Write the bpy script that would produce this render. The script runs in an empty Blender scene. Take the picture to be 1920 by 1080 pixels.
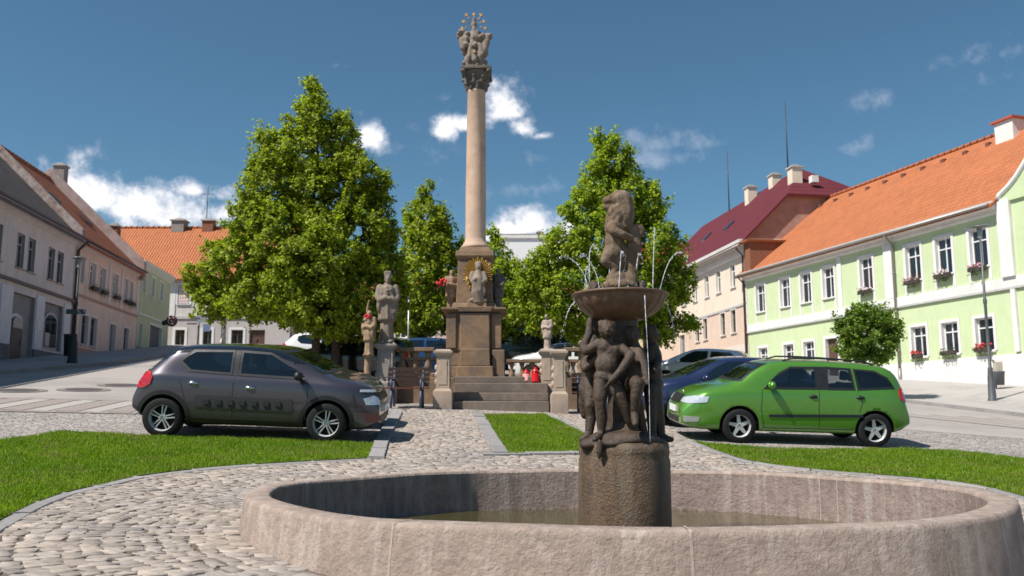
import bpy, bmesh, math, random
import numpy as np
from mathutils import Vector, Matrix, Euler
from mathutils.bvhtree import BVHTree
random.seed(7); rng = np.random.default_rng(7)
sc = bpy.context.scene
COL = sc.collection
PI = math.pi
# ------------------------------------------------------------------ survey helpers
F = 1690.0; PT = math.atan(248 / F); CP, SP = math.cos(PT), math.sin(PT)
def ray(px, py):
    v = (540 - py) / F
    return np.array([(px - 960) / F, CP - SP * v, SP + CP * v])
def at(px, py, Y):                      # a sight line cut at distance Y
    d = ray(px, py); return Vector(d * (Y / d[1]))
def fac(A, u, px, py):                  # a sight line cut by an upright facade through A along u -> (run, height)
    d = ray(px, py); n = np.array([-u[1], u[0]]); A = np.array(A[:2])
    P = d * ((n @ A) / (n @ d[:2])); return float((P[:2] - A) @ np.array(u)), float(P[2])
GA = (16.37, 37.7); GU = (0.2928, -0.9562)          # line of the green facade, far end to near end
def plane(x, y): return -1.89 + 0.1 * (np.maximum(y, 10.2) + np.minimum(y - 10.2, 0) * .15) - 0.037 * x   # the square rises away, nearly level round the basin
def ground(x, y):
    yy = y
    if y > 62: yy = 62 + (y - 62) * 0.25
    if yy > 75: yy = 75
    if y < -5: yy = -5
    xx = max(-32, min(30, x))
    z = float(plane(xx, yy))
    s = (x - GA[0]) * GU[0] + (y - GA[1]) * GU[1]
    d = (x - GA[0]) * 0.9562 + (y - GA[1]) * 0.2928   # positive behind the facade
    k = min(1, max(0, (d + 5.0) / 5.0)); k = k * k * (3 - 2 * k)
    ks = min(1, max(0.3, 0.6 + 0.05 * s)) if s < 14 else 1
    if y > 8: z += 0.52 * k * ks * min(1, (y - 8) / 10)
    return z
def gp(px, py, h=0.0):                  # a sight line met by the sloping square, h above it
    d = ray(px, py)
    t = (-1.89 + h) / (d[2] - .1 * d[1] + .037 * d[0])
    if d[1] * t < 10.2: t = (-1.89 + .867 + h) / (d[2] - .015 * d[1] + .037 * d[0])
    return float(d[0] * t), float(d[1] * t)
# ------------------------------------------------------------------ materials
def lin(c): return tuple(((v / 255) / 12.92 if v / 255 <= .04045 else ((v / 255 + .055) / 1.055) ** 2.4) for v in c)
class NT:
    def __init__(s, name):
        s.m = bpy.data.materials.new(name); s.m.use_nodes = True
        s.t = s.m.node_tree; s.t.nodes.clear()
        s.out = s.n('ShaderNodeOutputMaterial')
    def n(s, typ, **kw):
        nd = s.t.nodes.new(typ)
        for k, v in kw.items():
            if k.startswith('i_'):
                nd.inputs[int(k[2:]) if k[2:].isdigit() else k[2:].replace('_', ' ')].default_value = v
            else: setattr(nd, k, v)
        return nd
    def l(s, a, b): s.t.links.new(a, b)
def noise(nt, vec, scale, detail=4, rough=.6, w=None):
    n = nt.n('ShaderNodeTexNoise'); n.inputs['Scale'].default_value = scale
    n.inputs['Detail'].default_value = detail; n.inputs['Roughness'].default_value = rough
    if vec is not None: nt.l(vec, n.inputs['Vector'])
    return n
def ramp(nt, fac_, stops):
    r = nt.n('ShaderNodeValToRGB'); e = r.color_ramp.elements
    while len(e) < len(stops): e.new(.5)
    for q, (p, c) in zip(e, stops):
        q.position = p; q.color = (*c, 1) if len(c) == 3 else c
    nt.l(fac_, r.inputs[0]); return r
def mixc(nt, f, a, b, mode='MIX'):
    m = nt.n('ShaderNodeMix', data_type='RGBA', blend_type=mode)
    if isinstance(f, (int, float)): m.inputs[0].default_value = f
    else: nt.l(f, m.inputs[0])
    for s, i in ((a, 6), (b, 7)):
        if isinstance(s, tuple): m.inputs[i].default_value = (*s[:3], 1)
        else: nt.l(s, m.inputs[i])
    return m.outputs[2]
def sc3(c, k): return tuple(min(1, v * k) for v in c)
MATS = {}
def mat(name, col, rough=.8, scale=6, var=.25, bump=.3, bscale=None, dist=.02, metal=0, spec=.3, stain=None, stain_scale=.8, coat=0, island=0, bdetail=6, streak=None):
    """weathered surface: fine grain, broad stains, bump, all in object space"""
    if name in MATS: return MATS[name]
    nt = NT(name); co = nt.n('ShaderNodeTexCoord').outputs['Object']
    n1 = noise(nt, co, scale, 6, .65)
    c = ramp(nt, n1.outputs[0], [(.3, sc3(col, 1 - var)), (.7, sc3(col, 1 + var))]).outputs[0]
    if stain:
        n2 = noise(nt, co, stain_scale, 6, .7)
        f = ramp(nt, n2.outputs[0], [(.45, (0, 0, 0)), (.68, (1, 1, 1))]).outputs[0]
        c = mixc(nt, f, c, stain)
    if streak:
        mp = nt.n('ShaderNodeMapping'); mp.inputs['Scale'].default_value = (9, 9, .8); nt.l(co, mp.inputs[0]); n4 = noise(nt, mp.outputs[0], 1.0, 5, .65)
        c = mixc(nt, ramp(nt, n4.outputs[0], [(.50, (0, 0, 0)), (.68, (.75,) * 3)]).outputs[0], c, streak[0])
        c = mixc(nt, ramp(nt, n4.outputs[0], [(.26, (.8,) * 3), (.40, (0, 0, 0))]).outputs[0], c, streak[1])
    if island:
        g = nt.n('ShaderNodeNewGeometry')
        f = ramp(nt, g.outputs['Random Per Island'], [(0, (1 - island,) * 3), (1, (1 + island,) * 3)]).outputs[0]
        c = mixc(nt, 1.0, c, f, 'MULTIPLY')
    b = nt.n('ShaderNodeBsdfPrincipled')
    nt.l(c, b.inputs['Base Color'])
    b.inputs['Roughness'].default_value = rough; b.inputs['Metallic'].default_value = metal
    b.inputs['Specular IOR Level'].default_value = spec; b.inputs['Coat Weight'].default_value = coat
    b.inputs['Coat Roughness'].default_value = .03
    if bump:
        nb = noise(nt, co, bscale or scale * 3, bdetail, .7)
        bp = nt.n('ShaderNodeBump'); bp.inputs['Strength'].default_value = bump; bp.inputs['Distance'].default_value = dist
        nt.l(nb.outputs[0], bp.inputs['Height']); nt.l(bp.outputs[0], b.inputs['Normal'])
    nt.l(b.outputs[0], nt.out.inputs[0]); MATS[name] = nt.m; return nt.m
def plain(name, col, rough=.5, metal=0, coat=0, spec=.5, emit=0):
    if name in MATS: return MATS[name]
    nt = NT(name); b = nt.n('ShaderNodeBsdfPrincipled')
    co = nt.n('ShaderNodeTexCoord').outputs['Object']; n1 = noise(nt, co, 9, 4)
    c = ramp(nt, n1.outputs[0], [(.3, sc3(col, .97 if coat else .88)), (.7, sc3(col, 1.03 if coat else 1.1))]).outputs[0]
    nt.l(c, b.inputs['Base Color'])
    r = ramp(nt, n1.outputs[0], [(.3, (max(0, rough - .04 * (coat == 0)),) * 3), (.7, (min(1, rough + .06 * (coat == 0)),) * 3)]).outputs[0]
    nt.l(r, b.inputs['Roughness'])
    b.inputs['Metallic'].default_value = metal; b.inputs['Coat Weight'].default_value = coat; b.inputs['Coat Roughness'].default_value = .04
    b.inputs['Specular IOR Level'].default_value = spec
    nt.l(b.outputs[0], nt.out.inputs[0]); MATS[name] = nt.m; return nt.m
def roof_mat(name, col, row=.30, colw=.2, var=.09, bump=.8, metal=False):
    if name in MATS: return MATS[name]
    nt = NT(name); co = nt.n('ShaderNodeTexCoord').outputs['Object']
    sx = nt.n('ShaderNodeSeparateXYZ'); nt.l(co, sx.inputs[0])
    zz = nt.n('ShaderNodeMath', operation='MULTIPLY', i_1=1.4); nt.l(sx.outputs[2], zz.inputs[0])
    cb = nt.n('ShaderNodeCombineXYZ'); nt.l(sx.outputs[0], cb.inputs[0]); nt.l(zz.outputs[0], cb.inputs[1])
    bt = nt.n('ShaderNodeTexBrick'); nt.l(cb.outputs[0], bt.inputs['Vector'])
    bt.inputs['Scale'].default_value = 1; bt.inputs['Brick Width'].default_value = colw; bt.inputs['Row Height'].default_value = row
    bt.inputs['Mortar Size'].default_value = .018; bt.inputs['Mortar Smooth'].default_value = .6; bt.inputs['Bias'].default_value = 0
    bt.inputs['Color1'].default_value = (*sc3(col, 1 - var), 1); bt.inputs['Color2'].default_value = (*sc3(col, 1 + var), 1)
    bt.inputs['Mortar'].default_value = (*sc3(col, .62), 1)
    n2 = noise(nt, co, .7, 6, .7)
    f = ramp(nt, n2.outputs[0], [(.35, (.90, .90, .91)), (.7, (1.06, 1.05, 1.03))]).outputs[0]
    c = mixc(nt, 1.0, bt.outputs[0], f, 'MULTIPLY')
    n3 = noise(nt, co, 14, 4, .7)
    c = mixc(nt, 1.0, c, ramp(nt, n3.outputs[0], [(.3, (.85,) * 3), (.7, (1.12,) * 3)]).outputs[0], 'MULTIPLY')
    b = nt.n('ShaderNodeBsdfPrincipled'); nt.l(c, b.inputs['Base Color']); b.inputs['Roughness'].default_value = .75
    b.inputs['Specular IOR Level'].default_value = .25
    # overlapping courses: saw-tooth height down the slope plus rolls across
    w1 = nt.n('ShaderNodeTexWave', wave_type='BANDS', bands_direction='Y', wave_profile='SAW'); nt.l(cb.outputs[0], w1.inputs[0]); w1.inputs['Scale'].default_value = 2 * PI / 20 / row
    w2 = nt.n('ShaderNodeTexWave', wave_type='BANDS', bands_direction='X'); nt.l(cb.outputs[0], w2.inputs[0]); w2.inputs['Scale'].default_value = 2 * PI / 20 / colw
    ad = nt.n('ShaderNodeMath', operation='ADD'); nt.l(w1.outputs[1], ad.inputs[0]); nt.l(w2.outputs[1], ad.inputs[1])
    bp = nt.n('ShaderNodeBump'); bp.inputs['Strength'].default_value = bump; bp.inputs['Distance'].default_value = .05
    nt.l(ad.outputs[0], bp.inputs['Height']); nt.l(bp.outputs[0], b.inputs['Normal'])
    nt.l(b.outputs[0], nt.out.inputs[0]); MATS[name] = nt.m; return nt.m
def glass_mat(name, tint=(.02, .03, .04), see=.55, rough=.03):
    if name in MATS: return MATS[name]
    nt = NT(name)
    tr = nt.n('ShaderNodeBsdfTransparent'); tr.inputs[0].default_value = (.75, .8, .8, 1)
    d = nt.n('ShaderNodeBsdfPrincipled'); d.inputs['Base Color'].default_value = (*tint, 1); d.inputs['Roughness'].default_value = rough; d.inputs['Specular IOR Level'].default_value = .8
    mx = nt.n('ShaderNodeMixShader'); mx.inputs[0].default_value = 1 - see
    nt.l(tr.outputs[0], mx.inputs[1]); nt.l(d.outputs[0], mx.inputs[2])
    gl = nt.n('ShaderNodeBsdfGlossy'); gl.inputs['Roughness'].default_value = .02
    lw = nt.n('ShaderNodeFresnel'); lw.inputs[0].default_value = 1.5
    m2 = nt.n('ShaderNodeMixShader'); nt.l(lw.outputs[0], m2.inputs[0]); nt.l(mx.outputs[0], m2.inputs[1]); nt.l(gl.outputs[0], m2.inputs[2])
    nt.l(m2.outputs[0], nt.out.inputs[0]); MATS[name] = nt.m; return nt.m
def leaf_mat(name, dark, light, trans=.35, dry=None, shoot=None):
    if name in MATS: return MATS[name]
    nt = NT(name); g = nt.n('ShaderNodeNewGeometry')
    c = ramp(nt, g.outputs['Random Per Island'], [(0, dark), (.75, light), (1, sc3(light, 1.35))]).outputs[0]
    co = nt.n('ShaderNodeTexCoord').outputs['Object']; n2 = noise(nt, co, .9, 3)
    c = mixc(nt, 1.0, c, ramp(nt, n2.outputs[0], [(.3, (.75, .85, .8)), (.7, (1.2, 1.12, 1.0))]).outputs[0], 'MULTIPLY')
    if shoot:
        at_ = nt.n('ShaderNodeAttribute', attribute_name='shoot'); c = mixc(nt, at_.outputs['Fac'], c, shoot)
    if dry:
        n5 = noise(nt, co, 1.6, 5, .7); c = mixc(nt, ramp(nt, n5.outputs[0], [(.50, (0, 0, 0)), (.72, (.7,) * 3)]).outputs[0], c, dry)
    b = nt.n('ShaderNodeBsdfPrincipled'); nt.l(c, b.inputs['Base Color']); b.inputs['Roughness'].default_value = .5; b.inputs['Specular IOR Level'].default_value = .35
    t = nt.n('ShaderNodeBsdfTranslucent'); nt.l(mixc(nt, 1.0, c, (1.3, 1.5, .6), 'MULTIPLY'), t.inputs[0])
    m = nt.n('ShaderNodeMixShader'); m.inputs[0].default_value = trans
    nt.l(b.outputs[0], m.inputs[1]); nt.l(t.outputs[0], m.inputs[2]); nt.l(m.outputs[0], nt.out.inputs[0])
    MATS[name] = nt.m; return nt.m
# ------------------------------------------------------------------ mesh builder
class MB:
    def __init__(s): s.v = []; s.f = []; s.mi = []; s.sm = []
    def add(s, vs, fs, mi=0, smooth=False):
        o = len(s.v); s.v += [tuple(p) for p in vs]
        for f in fs: s.f.append(tuple(i + o for i in f)); s.mi.append(mi); s.sm.append(smooth)
    def box(s, x0, x1, y0, y1, z0, z1, mi=0):
        s.add([(x0, y0, z0), (x1, y0, z0), (x1, y1, z0), (x0, y1, z0), (x0, y0, z1), (x1, y0, z1), (x1, y1, z1), (x0, y1, z1)],
              [(0, 3, 2, 1), (4, 5, 6, 7), (0, 1, 5, 4), (1, 2, 6, 5), (2, 3, 7, 6), (3, 0, 4, 7)], mi)
    def frustum(s, cx, cy, a0, b0, z0, a1, b1, z1, mi=0):
        s.add([(cx - a0, cy - b0, z0), (cx + a0, cy - b0, z0), (cx + a0, cy + b0, z0), (cx - a0, cy + b0, z0),
               (cx - a1, cy - b1, z1), (cx + a1, cy - b1, z1), (cx + a1, cy + b1, z1), (cx - a1, cy + b1, z1)],
              [(0, 3, 2, 1), (4, 5, 6, 7), (0, 1, 5, 4), (1, 2, 6, 5), (2, 3, 7, 6), (3, 0, 4, 7)], mi)
    def prism(s, poly, d0, d1, ax='y', mi=0):
        """poly in the plane across axis ax, swept d0..d1"""
        def P(a, b, d): return {'y': (a, d, b), 'x': (d, a, b), 'z': (a, b, d)}[ax]
        n = len(poly); vs = [P(a, b, d0) for a, b in poly] + [P(a, b, d1) for a, b in poly]
        fs = [tuple(range(n)), tuple(reversed(range(n, 2 * n)))] + [(i, n + i, n + (i + 1) % n, (i + 1) % n) for i in range(n)]
        s.add(vs, fs, mi)
    def quad(s, *p, mi=0): s.add(p, [tuple(range(len(p)))], mi)
    def tube(s, pts, r, n=8, mi=0, cap=True):
        pts = [Vector(p) for p in pts]; k = len(pts); rs = r if isinstance(r, (list, tuple)) else [r] * k
        vs = []; pu = None
        for i, p in enumerate(pts):
            d = (pts[min(i + 1, k - 1)] - pts[max(i - 1, 0)])
            d = d.normalized() if d.length > 1e-9 else Vector((0, 0, 1))
            if pu is None: pu = d.orthogonal().normalized()
            u = (pu - d * pu.dot(d)); u = u.normalized() if u.length > 1e-6 else d.orthogonal().normalized(); pu = u; w = d.cross(u)
            for j in range(n):
                a = 2 * PI * j / n; vs.append(p + (u * math.cos(a) + w * math.sin(a)) * rs[i])
        fs = [(i * n + j, i * n + (j + 1) % n, (i + 1) * n + (j + 1) % n, (i + 1) * n + j) for i in range(k - 1) for j in range(n)]
        if cap: fs += [tuple(reversed(range(n))), tuple(range((k - 1) * n, k * n))]
        s.add(vs, fs, mi, True)
    def lathe(s, prof, n=24, c=(0, 0), mi=0, axis='z', mod=None, smooth=True, cap=True):
        vs = []; k = len(prof)
        for r, z in prof:
            for j in range(n):
                a = 2 * PI * j / n; q = r * (mod(a, z) if mod else 1)
                p = (math.cos(a) * q, math.sin(a) * q, z)
                if axis == 'y': p = (p[0], p[2], p[1])
                vs.append((p[0] + c[0], p[1] + c[1], p[2] + (c[2] if len(c) > 2 else 0)))
        fl = axis == 'y'
        fs = []
        for i in range(k - 1):
            for j in range(n):
                q = (i * n + j, i * n + (j + 1) % n, (i + 1) * n + (j + 1) % n, (i + 1) * n + j)
                fs.append(tuple(reversed(q)) if fl else q)
        if cap: fs.append(tuple(range(n)) if fl else tuple(reversed(range(n)))); top = tuple(range((k - 1) * n, k * n)); fs.append(tuple(reversed(top)) if fl else top)
        s.add(vs, fs, mi, smooth)
    def ball(s, c, r, n=10, m=7, mi=0):
        rx, ry, rz = r if isinstance(r, (tuple, list)) else (r, r, r)
        vs = [(c[0], c[1], c[2] - rz)]
        for i in range(1, m):
            t = -PI / 2 + PI * i / m
            for j in range(n):
                a = 2 * PI * j / n; vs.append((c[0] + rx * math.cos(t) * math.cos(a), c[1] + ry * math.cos(t) * math.sin(a), c[2] + rz * math.sin(t)))
        vs.append((c[0], c[1], c[2] + rz)); fs = []
        for j in range(n): fs.append((0, 1 + (j + 1) % n, 1 + j))
        for i in range(m - 2):
            for j in range(n): fs.append((1 + i * n + j, 1 + i * n + (j + 1) % n, 1 + (i + 1) * n + (j + 1) % n, 1 + (i + 1) * n + j))
        L = len(vs) - 1
        for j in range(n): fs.append((L, 1 + (m - 2) * n + j, 1 + (m - 2) * n + (j + 1) % n))
        s.add(vs, fs, mi, True)
    def mesh(s, name, mats, off=(0, 0, 0)):
        me = bpy.data.meshes.new(name)
        me.from_pydata([(a - off[0], b - off[1], c - off[2]) for a, b, c in s.v], [], s.f)
        for m in (mats if isinstance(mats, (list, tuple)) else [mats]): me.materials.append(m)
        me.polygons.foreach_set('material_index', s.mi); me.polygons.foreach_set('use_smooth', s.sm); me.update(); return me
    def build(s, name, mats, parent=None, world=False, bevel=0, segs=2):
        off = parent.location if (parent is not None and world) else (0, 0, 0)
        o = bpy.data.objects.new(name, s.mesh(name, mats, off)); COL.objects.link(o)
        if parent is not None: o.parent = parent
        if bevel:
            b = o.modifiers.new('bevel', 'BEVEL'); b.width = bevel; b.segments = segs; b.limit_method = 'ANGLE'; b.angle_limit = .6
        return o
def link(name, me, parent=None):
    o = bpy.data.objects.new(name, me); COL.objects.link(o)
    if parent is not None: o.parent = parent
    return o
def tag(o, label=None, cat=None, group=None, kind=None):
    if label: o['label'] = label
    if cat: o['category'] = cat
    if group: o['group'] = group
    if kind: o['kind'] = kind
    return o
def thing(name, label, cat, loc=(0, 0, 0), rz=0, group=None):
    o = bpy.data.objects.new(name, None); COL.objects.link(o); o.location = loc; o.rotation_euler = (0, 0, rz)
    o.empty_display_size = .3
    return tag(o, label, cat, group)
def copy_tree(o, parent=None):
    c = o.copy(); COL.objects.link(c)
    if parent is not None: c.parent = parent
    for ch in KIDS.get(o.name, [x for x in bpy.data.objects if x.parent == o]): copy_tree(ch, c)
    return c
KIDS = {}
def baked(obj):
    dg = bpy.context.evaluated_depsgraph_get(); dg.update()
    me = bpy.data.meshes.new_from_object(obj.evaluated_get(dg)); return me
def seam_sheet(name, poly, m, dz, step=1.0, parent=None):
    """a sheet laid on the sloping ground"""
    bm = bmesh.new(); vs = [bm.verts.new((x, y, 0)) for x, y in poly]; bm.faces.new(vs)
    bmesh.ops.triangulate(bm, faces=bm.faces[:])
    xs = [p[0] for p in poly]; ys = [p[1] for p in poly]
    for a, lo, hi in ((0, min(xs), max(xs)), (1, min(ys), max(ys))):
        k = math.ceil(lo / step) * step
        while k < hi:
            co = [0, 0, 0]; no = [0, 0, 0]; co[a] = k; no[a] = 1
            bmesh.ops.bisect_plane(bm, geom=bm.verts[:] + bm.edges[:] + bm.faces[:], plane_co=co, plane_no=no); k += step
    bmesh.ops.bisect_plane(bm, geom=bm.verts[:] + bm.edges[:] + bm.faces[:], plane_co=(0, 10.2, 0), plane_no=(0, 1, 0))
    for v in bm.verts: v.co.z = ground(v.co.x, v.co.y) + dz
    bmesh.ops.recalc_face_normals(bm, faces=bm.faces[:])
    for f in bm.faces:
        if f.normal.z < 0: f.normal_flip()
    me = bpy.data.meshes.new(name); bm.to_mesh(me); bm.free(); me.materials.append(m)
    return tag(link(name, me, parent), kind='structure')
def inpoly(poly, X, Y):
    r = np.zeros(X.shape, bool); n = len(poly); j = n - 1
    for i in range(n):
        xi, yi = poly[i]; xj, yj = poly[j]
        c = ((yi > Y) != (yj > Y)) & (X < (xj - xi) * (Y - yi) / (yj - yi + 1e-12) + xi); r ^= c; j = i
    return r
def tri_mesh(name, V, nper, faces, m):
    """many small identical pieces: V (k, nper, 3), faces: index tuples inside one piece (same length)"""
    k = V.shape[0]; me = bpy.data.meshes.new(name); me.vertices.add(k * nper); me.vertices.foreach_set('co', V.reshape(-1).astype(np.float32))
    fl = len(faces[0]); nf = len(faces)
    idx = (np.arange(k)[:, None, None] * nper + np.array(faces)[None]).reshape(-1)
    me.loops.add(k * nf * fl); me.loops.foreach_set('vertex_index', idx.astype(np.int32))
    me.polygons.add(k * nf); me.polygons.foreach_set('loop_start', (np.arange(k * nf) * fl).astype(np.int32))
    me.materials.append(m); me.update(calc_edges=True); me.validate(); return me
# ------------------------------------------------------------------ sculpture: blobs fused into one continuous surface
def fuse(name, items, m, parent=None, world=True, voxel=.015, smooth=4, extra=None):
    b = MB()
    for it in items:
        if it[0] == 'e':
            _, c, r = it[:3]; o = len(b.v); b.ball((0, 0, 0), r, 14, 10)
            R = Euler(it[3]).to_matrix() if len(it) > 3 else Matrix.Identity(3)
            for i in range(o, len(b.v)): b.v[i] = tuple(R @ Vector(b.v[i]) + Vector(c))
        elif it[0] == 'c':                          # chain of tapered limbs
            P = it[1]; rr = it[2]
            for i in range(len(P)): b.ball(P[i], rr[i], 10, 7)
            for i in range(len(P) - 1): b.tube([P[i], P[i + 1]], [rr[i], rr[i + 1]], 10)
        elif it[0] == 'b': b.box(*it[1])
        elif it[0] == 'l': b.lathe(it[1], it[2] if len(it) > 2 else 28, it[3] if len(it) > 3 else (0, 0), mod=it[4] if len(it) > 4 else None)
        elif it[0] == 'p': b.prism(*it[1:])
    off = parent.location if (parent is not None and world) else (0, 0, 0)
    me = b.mesh(name + '_raw', m, off); o = bpy.data.objects.new('tmp', me); COL.objects.link(o)
    r = o.modifiers.new('r', 'REMESH'); r.mode = 'VOXEL'; r.voxel_size = voxel; r.use_smooth_shade = True
    if smooth:
        s = o.modifiers.new('s', 'SMOOTH'); s.iterations = smooth; s.factor = .5
    me2 = baked(o); me2.name = name; bpy.data.objects.remove(o); bpy.data.meshes.remove(me)
    me2.polygons.foreach_set('use_smooth', [True] * len(me2.polygons))
    return link(name, me2, parent)
SKY_TINT = (.70, .94, .93); SKY_STR = .080; CLOUD_STR = .93; EXPO = 0.34
GRASS_D = (.09, .165, .008); GRASS_L = (.22, .325, .015)
LEAF_D = (.040, .070, .008); LEAF_L = (.31, .36, .028); LEAF2_D = (.045, .085, .008); LEAF2_L = (.31, .375, .028)
# ================================================================== camera, sun, sky
cam = bpy.data.objects.new('camera', bpy.data.cameras.new('camera')); COL.objects.link(cam); sc.camera = cam
cam.data.sensor_width = 36; cam.data.lens = F / 1920 * 36; cam.data.clip_end = 3000; cam.data.clip_start = .05
cam.data.dof.use_dof = True; cam.data.dof.focus_distance = 8.2; cam.data.dof.aperture_fstop = 2.8
cam.rotation_euler = (PI / 2 + PT, 0, 0)
SAZ, SEL = math.radians(33), math.radians(53)          # sun comes from the left, a little behind the camera
to_sun = Vector((-math.cos(SAZ) * math.cos(SEL), -math.sin(SAZ) * math.cos(SEL), math.sin(SEL)))
sl = bpy.data.lights.new('sun', 'SUN'); sl.energy = 5.0; sl.angle = math.radians(.5); sl.color = (1, .95, .87)
so = bpy.data.objects.new('sun', sl); COL.objects.link(so); so.rotation_euler = to_sun.to_track_quat('Z', 'Y').to_euler(); so.location = (-30, -20, 40)
w = bpy.data.worlds.new('World'); sc.world = w; w.use_nodes = True
class WT(NT):
    def __init__(s): s.t = w.node_tree; s.t.nodes.clear(); s.out = s.n('ShaderNodeOutputWorld')
nt = WT()
sky = nt.n('ShaderNodeTexSky', sky_type='NISHITA'); sky.sun_disc = False; sky.sun_elevation = SEL
sky.sun_rotation = math.atan2(to_sun.x, to_sun.y); sky.air_density = 1.0; sky.dust_density = .4; sky.ozone_density = 3.0; sky.altitude = 500
skyc = mixc(nt, 1.0, sky.outputs[0], SKY_TINT, 'MULTIPLY')
bg = nt.n('ShaderNodeBackground'); nt.l(skyc, bg.inputs[0]); bg.inputs[1].default_value = SKY_STR
co = nt.n('ShaderNodeTexCoord').outputs['Generated']; sx = nt.n('ShaderNodeSeparateXYZ'); nt.l(co, sx.inputs[0])
def mth(op, a, b=None, c=None, clamp=False):
    m = nt.n('ShaderNodeMath', operation=op); m.use_clamp = clamp
    for i, v in enumerate((a, b, c)):
        if v is None: continue
        if isinstance(v, (int, float)): m.inputs[i].default_value = v
        else: nt.l(v, m.inputs[i])
    return m.outputs[0]
AZ = mth('ARCTAN2', sx.outputs[0], sx.outputs[1]); EL = mth('ARCSINE', sx.outputs[2])
# clouds: azimuth, elevation (from sight lines), half sizes, density
def azel(px, py):
    d = ray(px, py); d = d / np.linalg.norm(d); return math.atan2(d[0], d[1]), math.asin(d[2])
CL = [(175, 372, 85, 46, 1.0), (250, 388, 70, 42, 1.0), (135, 360, 45, 30, 1.0), (330, 412, 110, 36, 1.0), (420, 405, 70, 30, .9), (355, 357, 34, 17, .62), (412, 368, 34, 19, .72), (295, 347, 18, 9, .45),
      (690, 262, 40, 42, .85), (200, 300, 12, 10, .3), (832, 240, 30, 26, .8), (945, 212, 46, 30, 1.0), (985, 244, 56, 22, 1.0), (1015, 255, 26, 14, .9), (885, 234, 60, 20, .95), (800, 200, 30, 14, .3), (930, 300, 80, 22, .42), (985, 352, 120, 26, .40), (760, 275, 70, 22, .36),
      (1000, 425, 60, 28, .95), (960, 440, 60, 26, .9), (1060, 430, 50, 24, .6), (1285, 272, 75, 16, .42), (1585, 274, 26, 14, .3), (1880, 95, 60, 22, .33), (1650, 180, 150, 24, .42), (1240, 300, 90, 14, .4), (1780, 120, 90, 16, .4), (760, 240, 50, 20, .4), (1000, 300, 70, 16, .45), (630, 122, 30, 8, .3)]
n0 = noise(nt, co, 7, 3, .5); n1 = noise(nt, co, 20, 8, .6); n2 = noise(nt, co, 60, 5, .6)
def cloud_field(lst, edge):
    acc = None
    for px, py, rx, ry, dn in lst:
        a, e = azel(px, py); ra = rx / F * .93; re = ry / F
        da = mth('MULTIPLY_ADD', AZ, 1 / ra, -a / ra); de = mth('MULTIPLY_ADD', EL, 1 / re, -e / re)
        de = mth('MULTIPLY', de, mth('MULTIPLY_ADD', mth('LESS_THAN', de, 0), .7, .9))
        q = mth('MULTIPLY_ADD', da, da, mth('MULTIPLY', de, de))
        q = mth('MULTIPLY', mth('SUBTRACT', edge, mth('SQRT', q)), min(1, dn * 1.15))
        acc = q if acc is None else mth('MAXIMUM', acc, q)
    return acc
thick = cloud_field([c for c in CL if c[4] >= .6], 1.5); thin = cloud_field([c for c in CL if c[4] < .6], 1.5)
nz = mth('ADD', mth('MULTIPLY_ADD', n0.outputs[0], 3.2, -1.65), mth('ADD', mth('MULTIPLY_ADD', n1.outputs[0], 3.6, -1.8), mth('MULTIPLY_ADD', n2.outputs[0], 1.5, -.75)))
d = mth('ADD', thick, nz)
mask = nt.n('ShaderNodeMapRange', interpolation_type='SMOOTHSTEP'); nt.l(d, mask.inputs[0]); mask.inputs[1].default_value = .0; mask.inputs[2].default_value = 1.15
m2_ = nt.n('ShaderNodeMapRange', interpolation_type='SMOOTHSTEP'); nt.l(mth('ADD', thin, nz), m2_.inputs[0]); m2_.inputs[1].default_value = .05; m2_.inputs[2].default_value = 1.3; m2_.inputs[4].default_value = .36
mk = mth('MAXIMUM', mth('MULTIPLY', mask.outputs[0], mth('GREATER_THAN', thick, -1.0)), mth('MULTIPLY', m2_.outputs[0], mth('GREATER_THAN', thin, -1.0)))
shade = nt.n('ShaderNodeMapRange'); nt.l(d, shade.inputs[0]); shade.inputs[1].default_value = .4; shade.inputs[2].default_value = 1.3
cc = ramp(nt, shade.outputs[0], [(0, (.62, .66, .76)), (1, (1, .985, .975))]).outputs[0]
bc = nt.n('ShaderNodeBackground'); nt.l(cc, bc.inputs[0]); bc.inputs[1].default_value = CLOUD_STR
mx = nt.n('ShaderNodeMixShader'); nt.l(mk, mx.inputs[0]); nt.l(bg.outputs[0], mx.inputs[1]); nt.l(bc.outputs[0], mx.inputs[2])
nt.l(mx.outputs[0], nt.out.inputs[0])
sc.view_settings.view_transform = 'Standard'; sc.view_settings.look = 'None'; sc.view_settings.gamma = 1; sc.view_settings.exposure = EXPO
sc.view_settings.use_curve_mapping = False
sc.cycles.max_bounces = 8; sc.cycles.transparent_max_bounces = 12; sc.cycles.use_denoising = True
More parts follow.
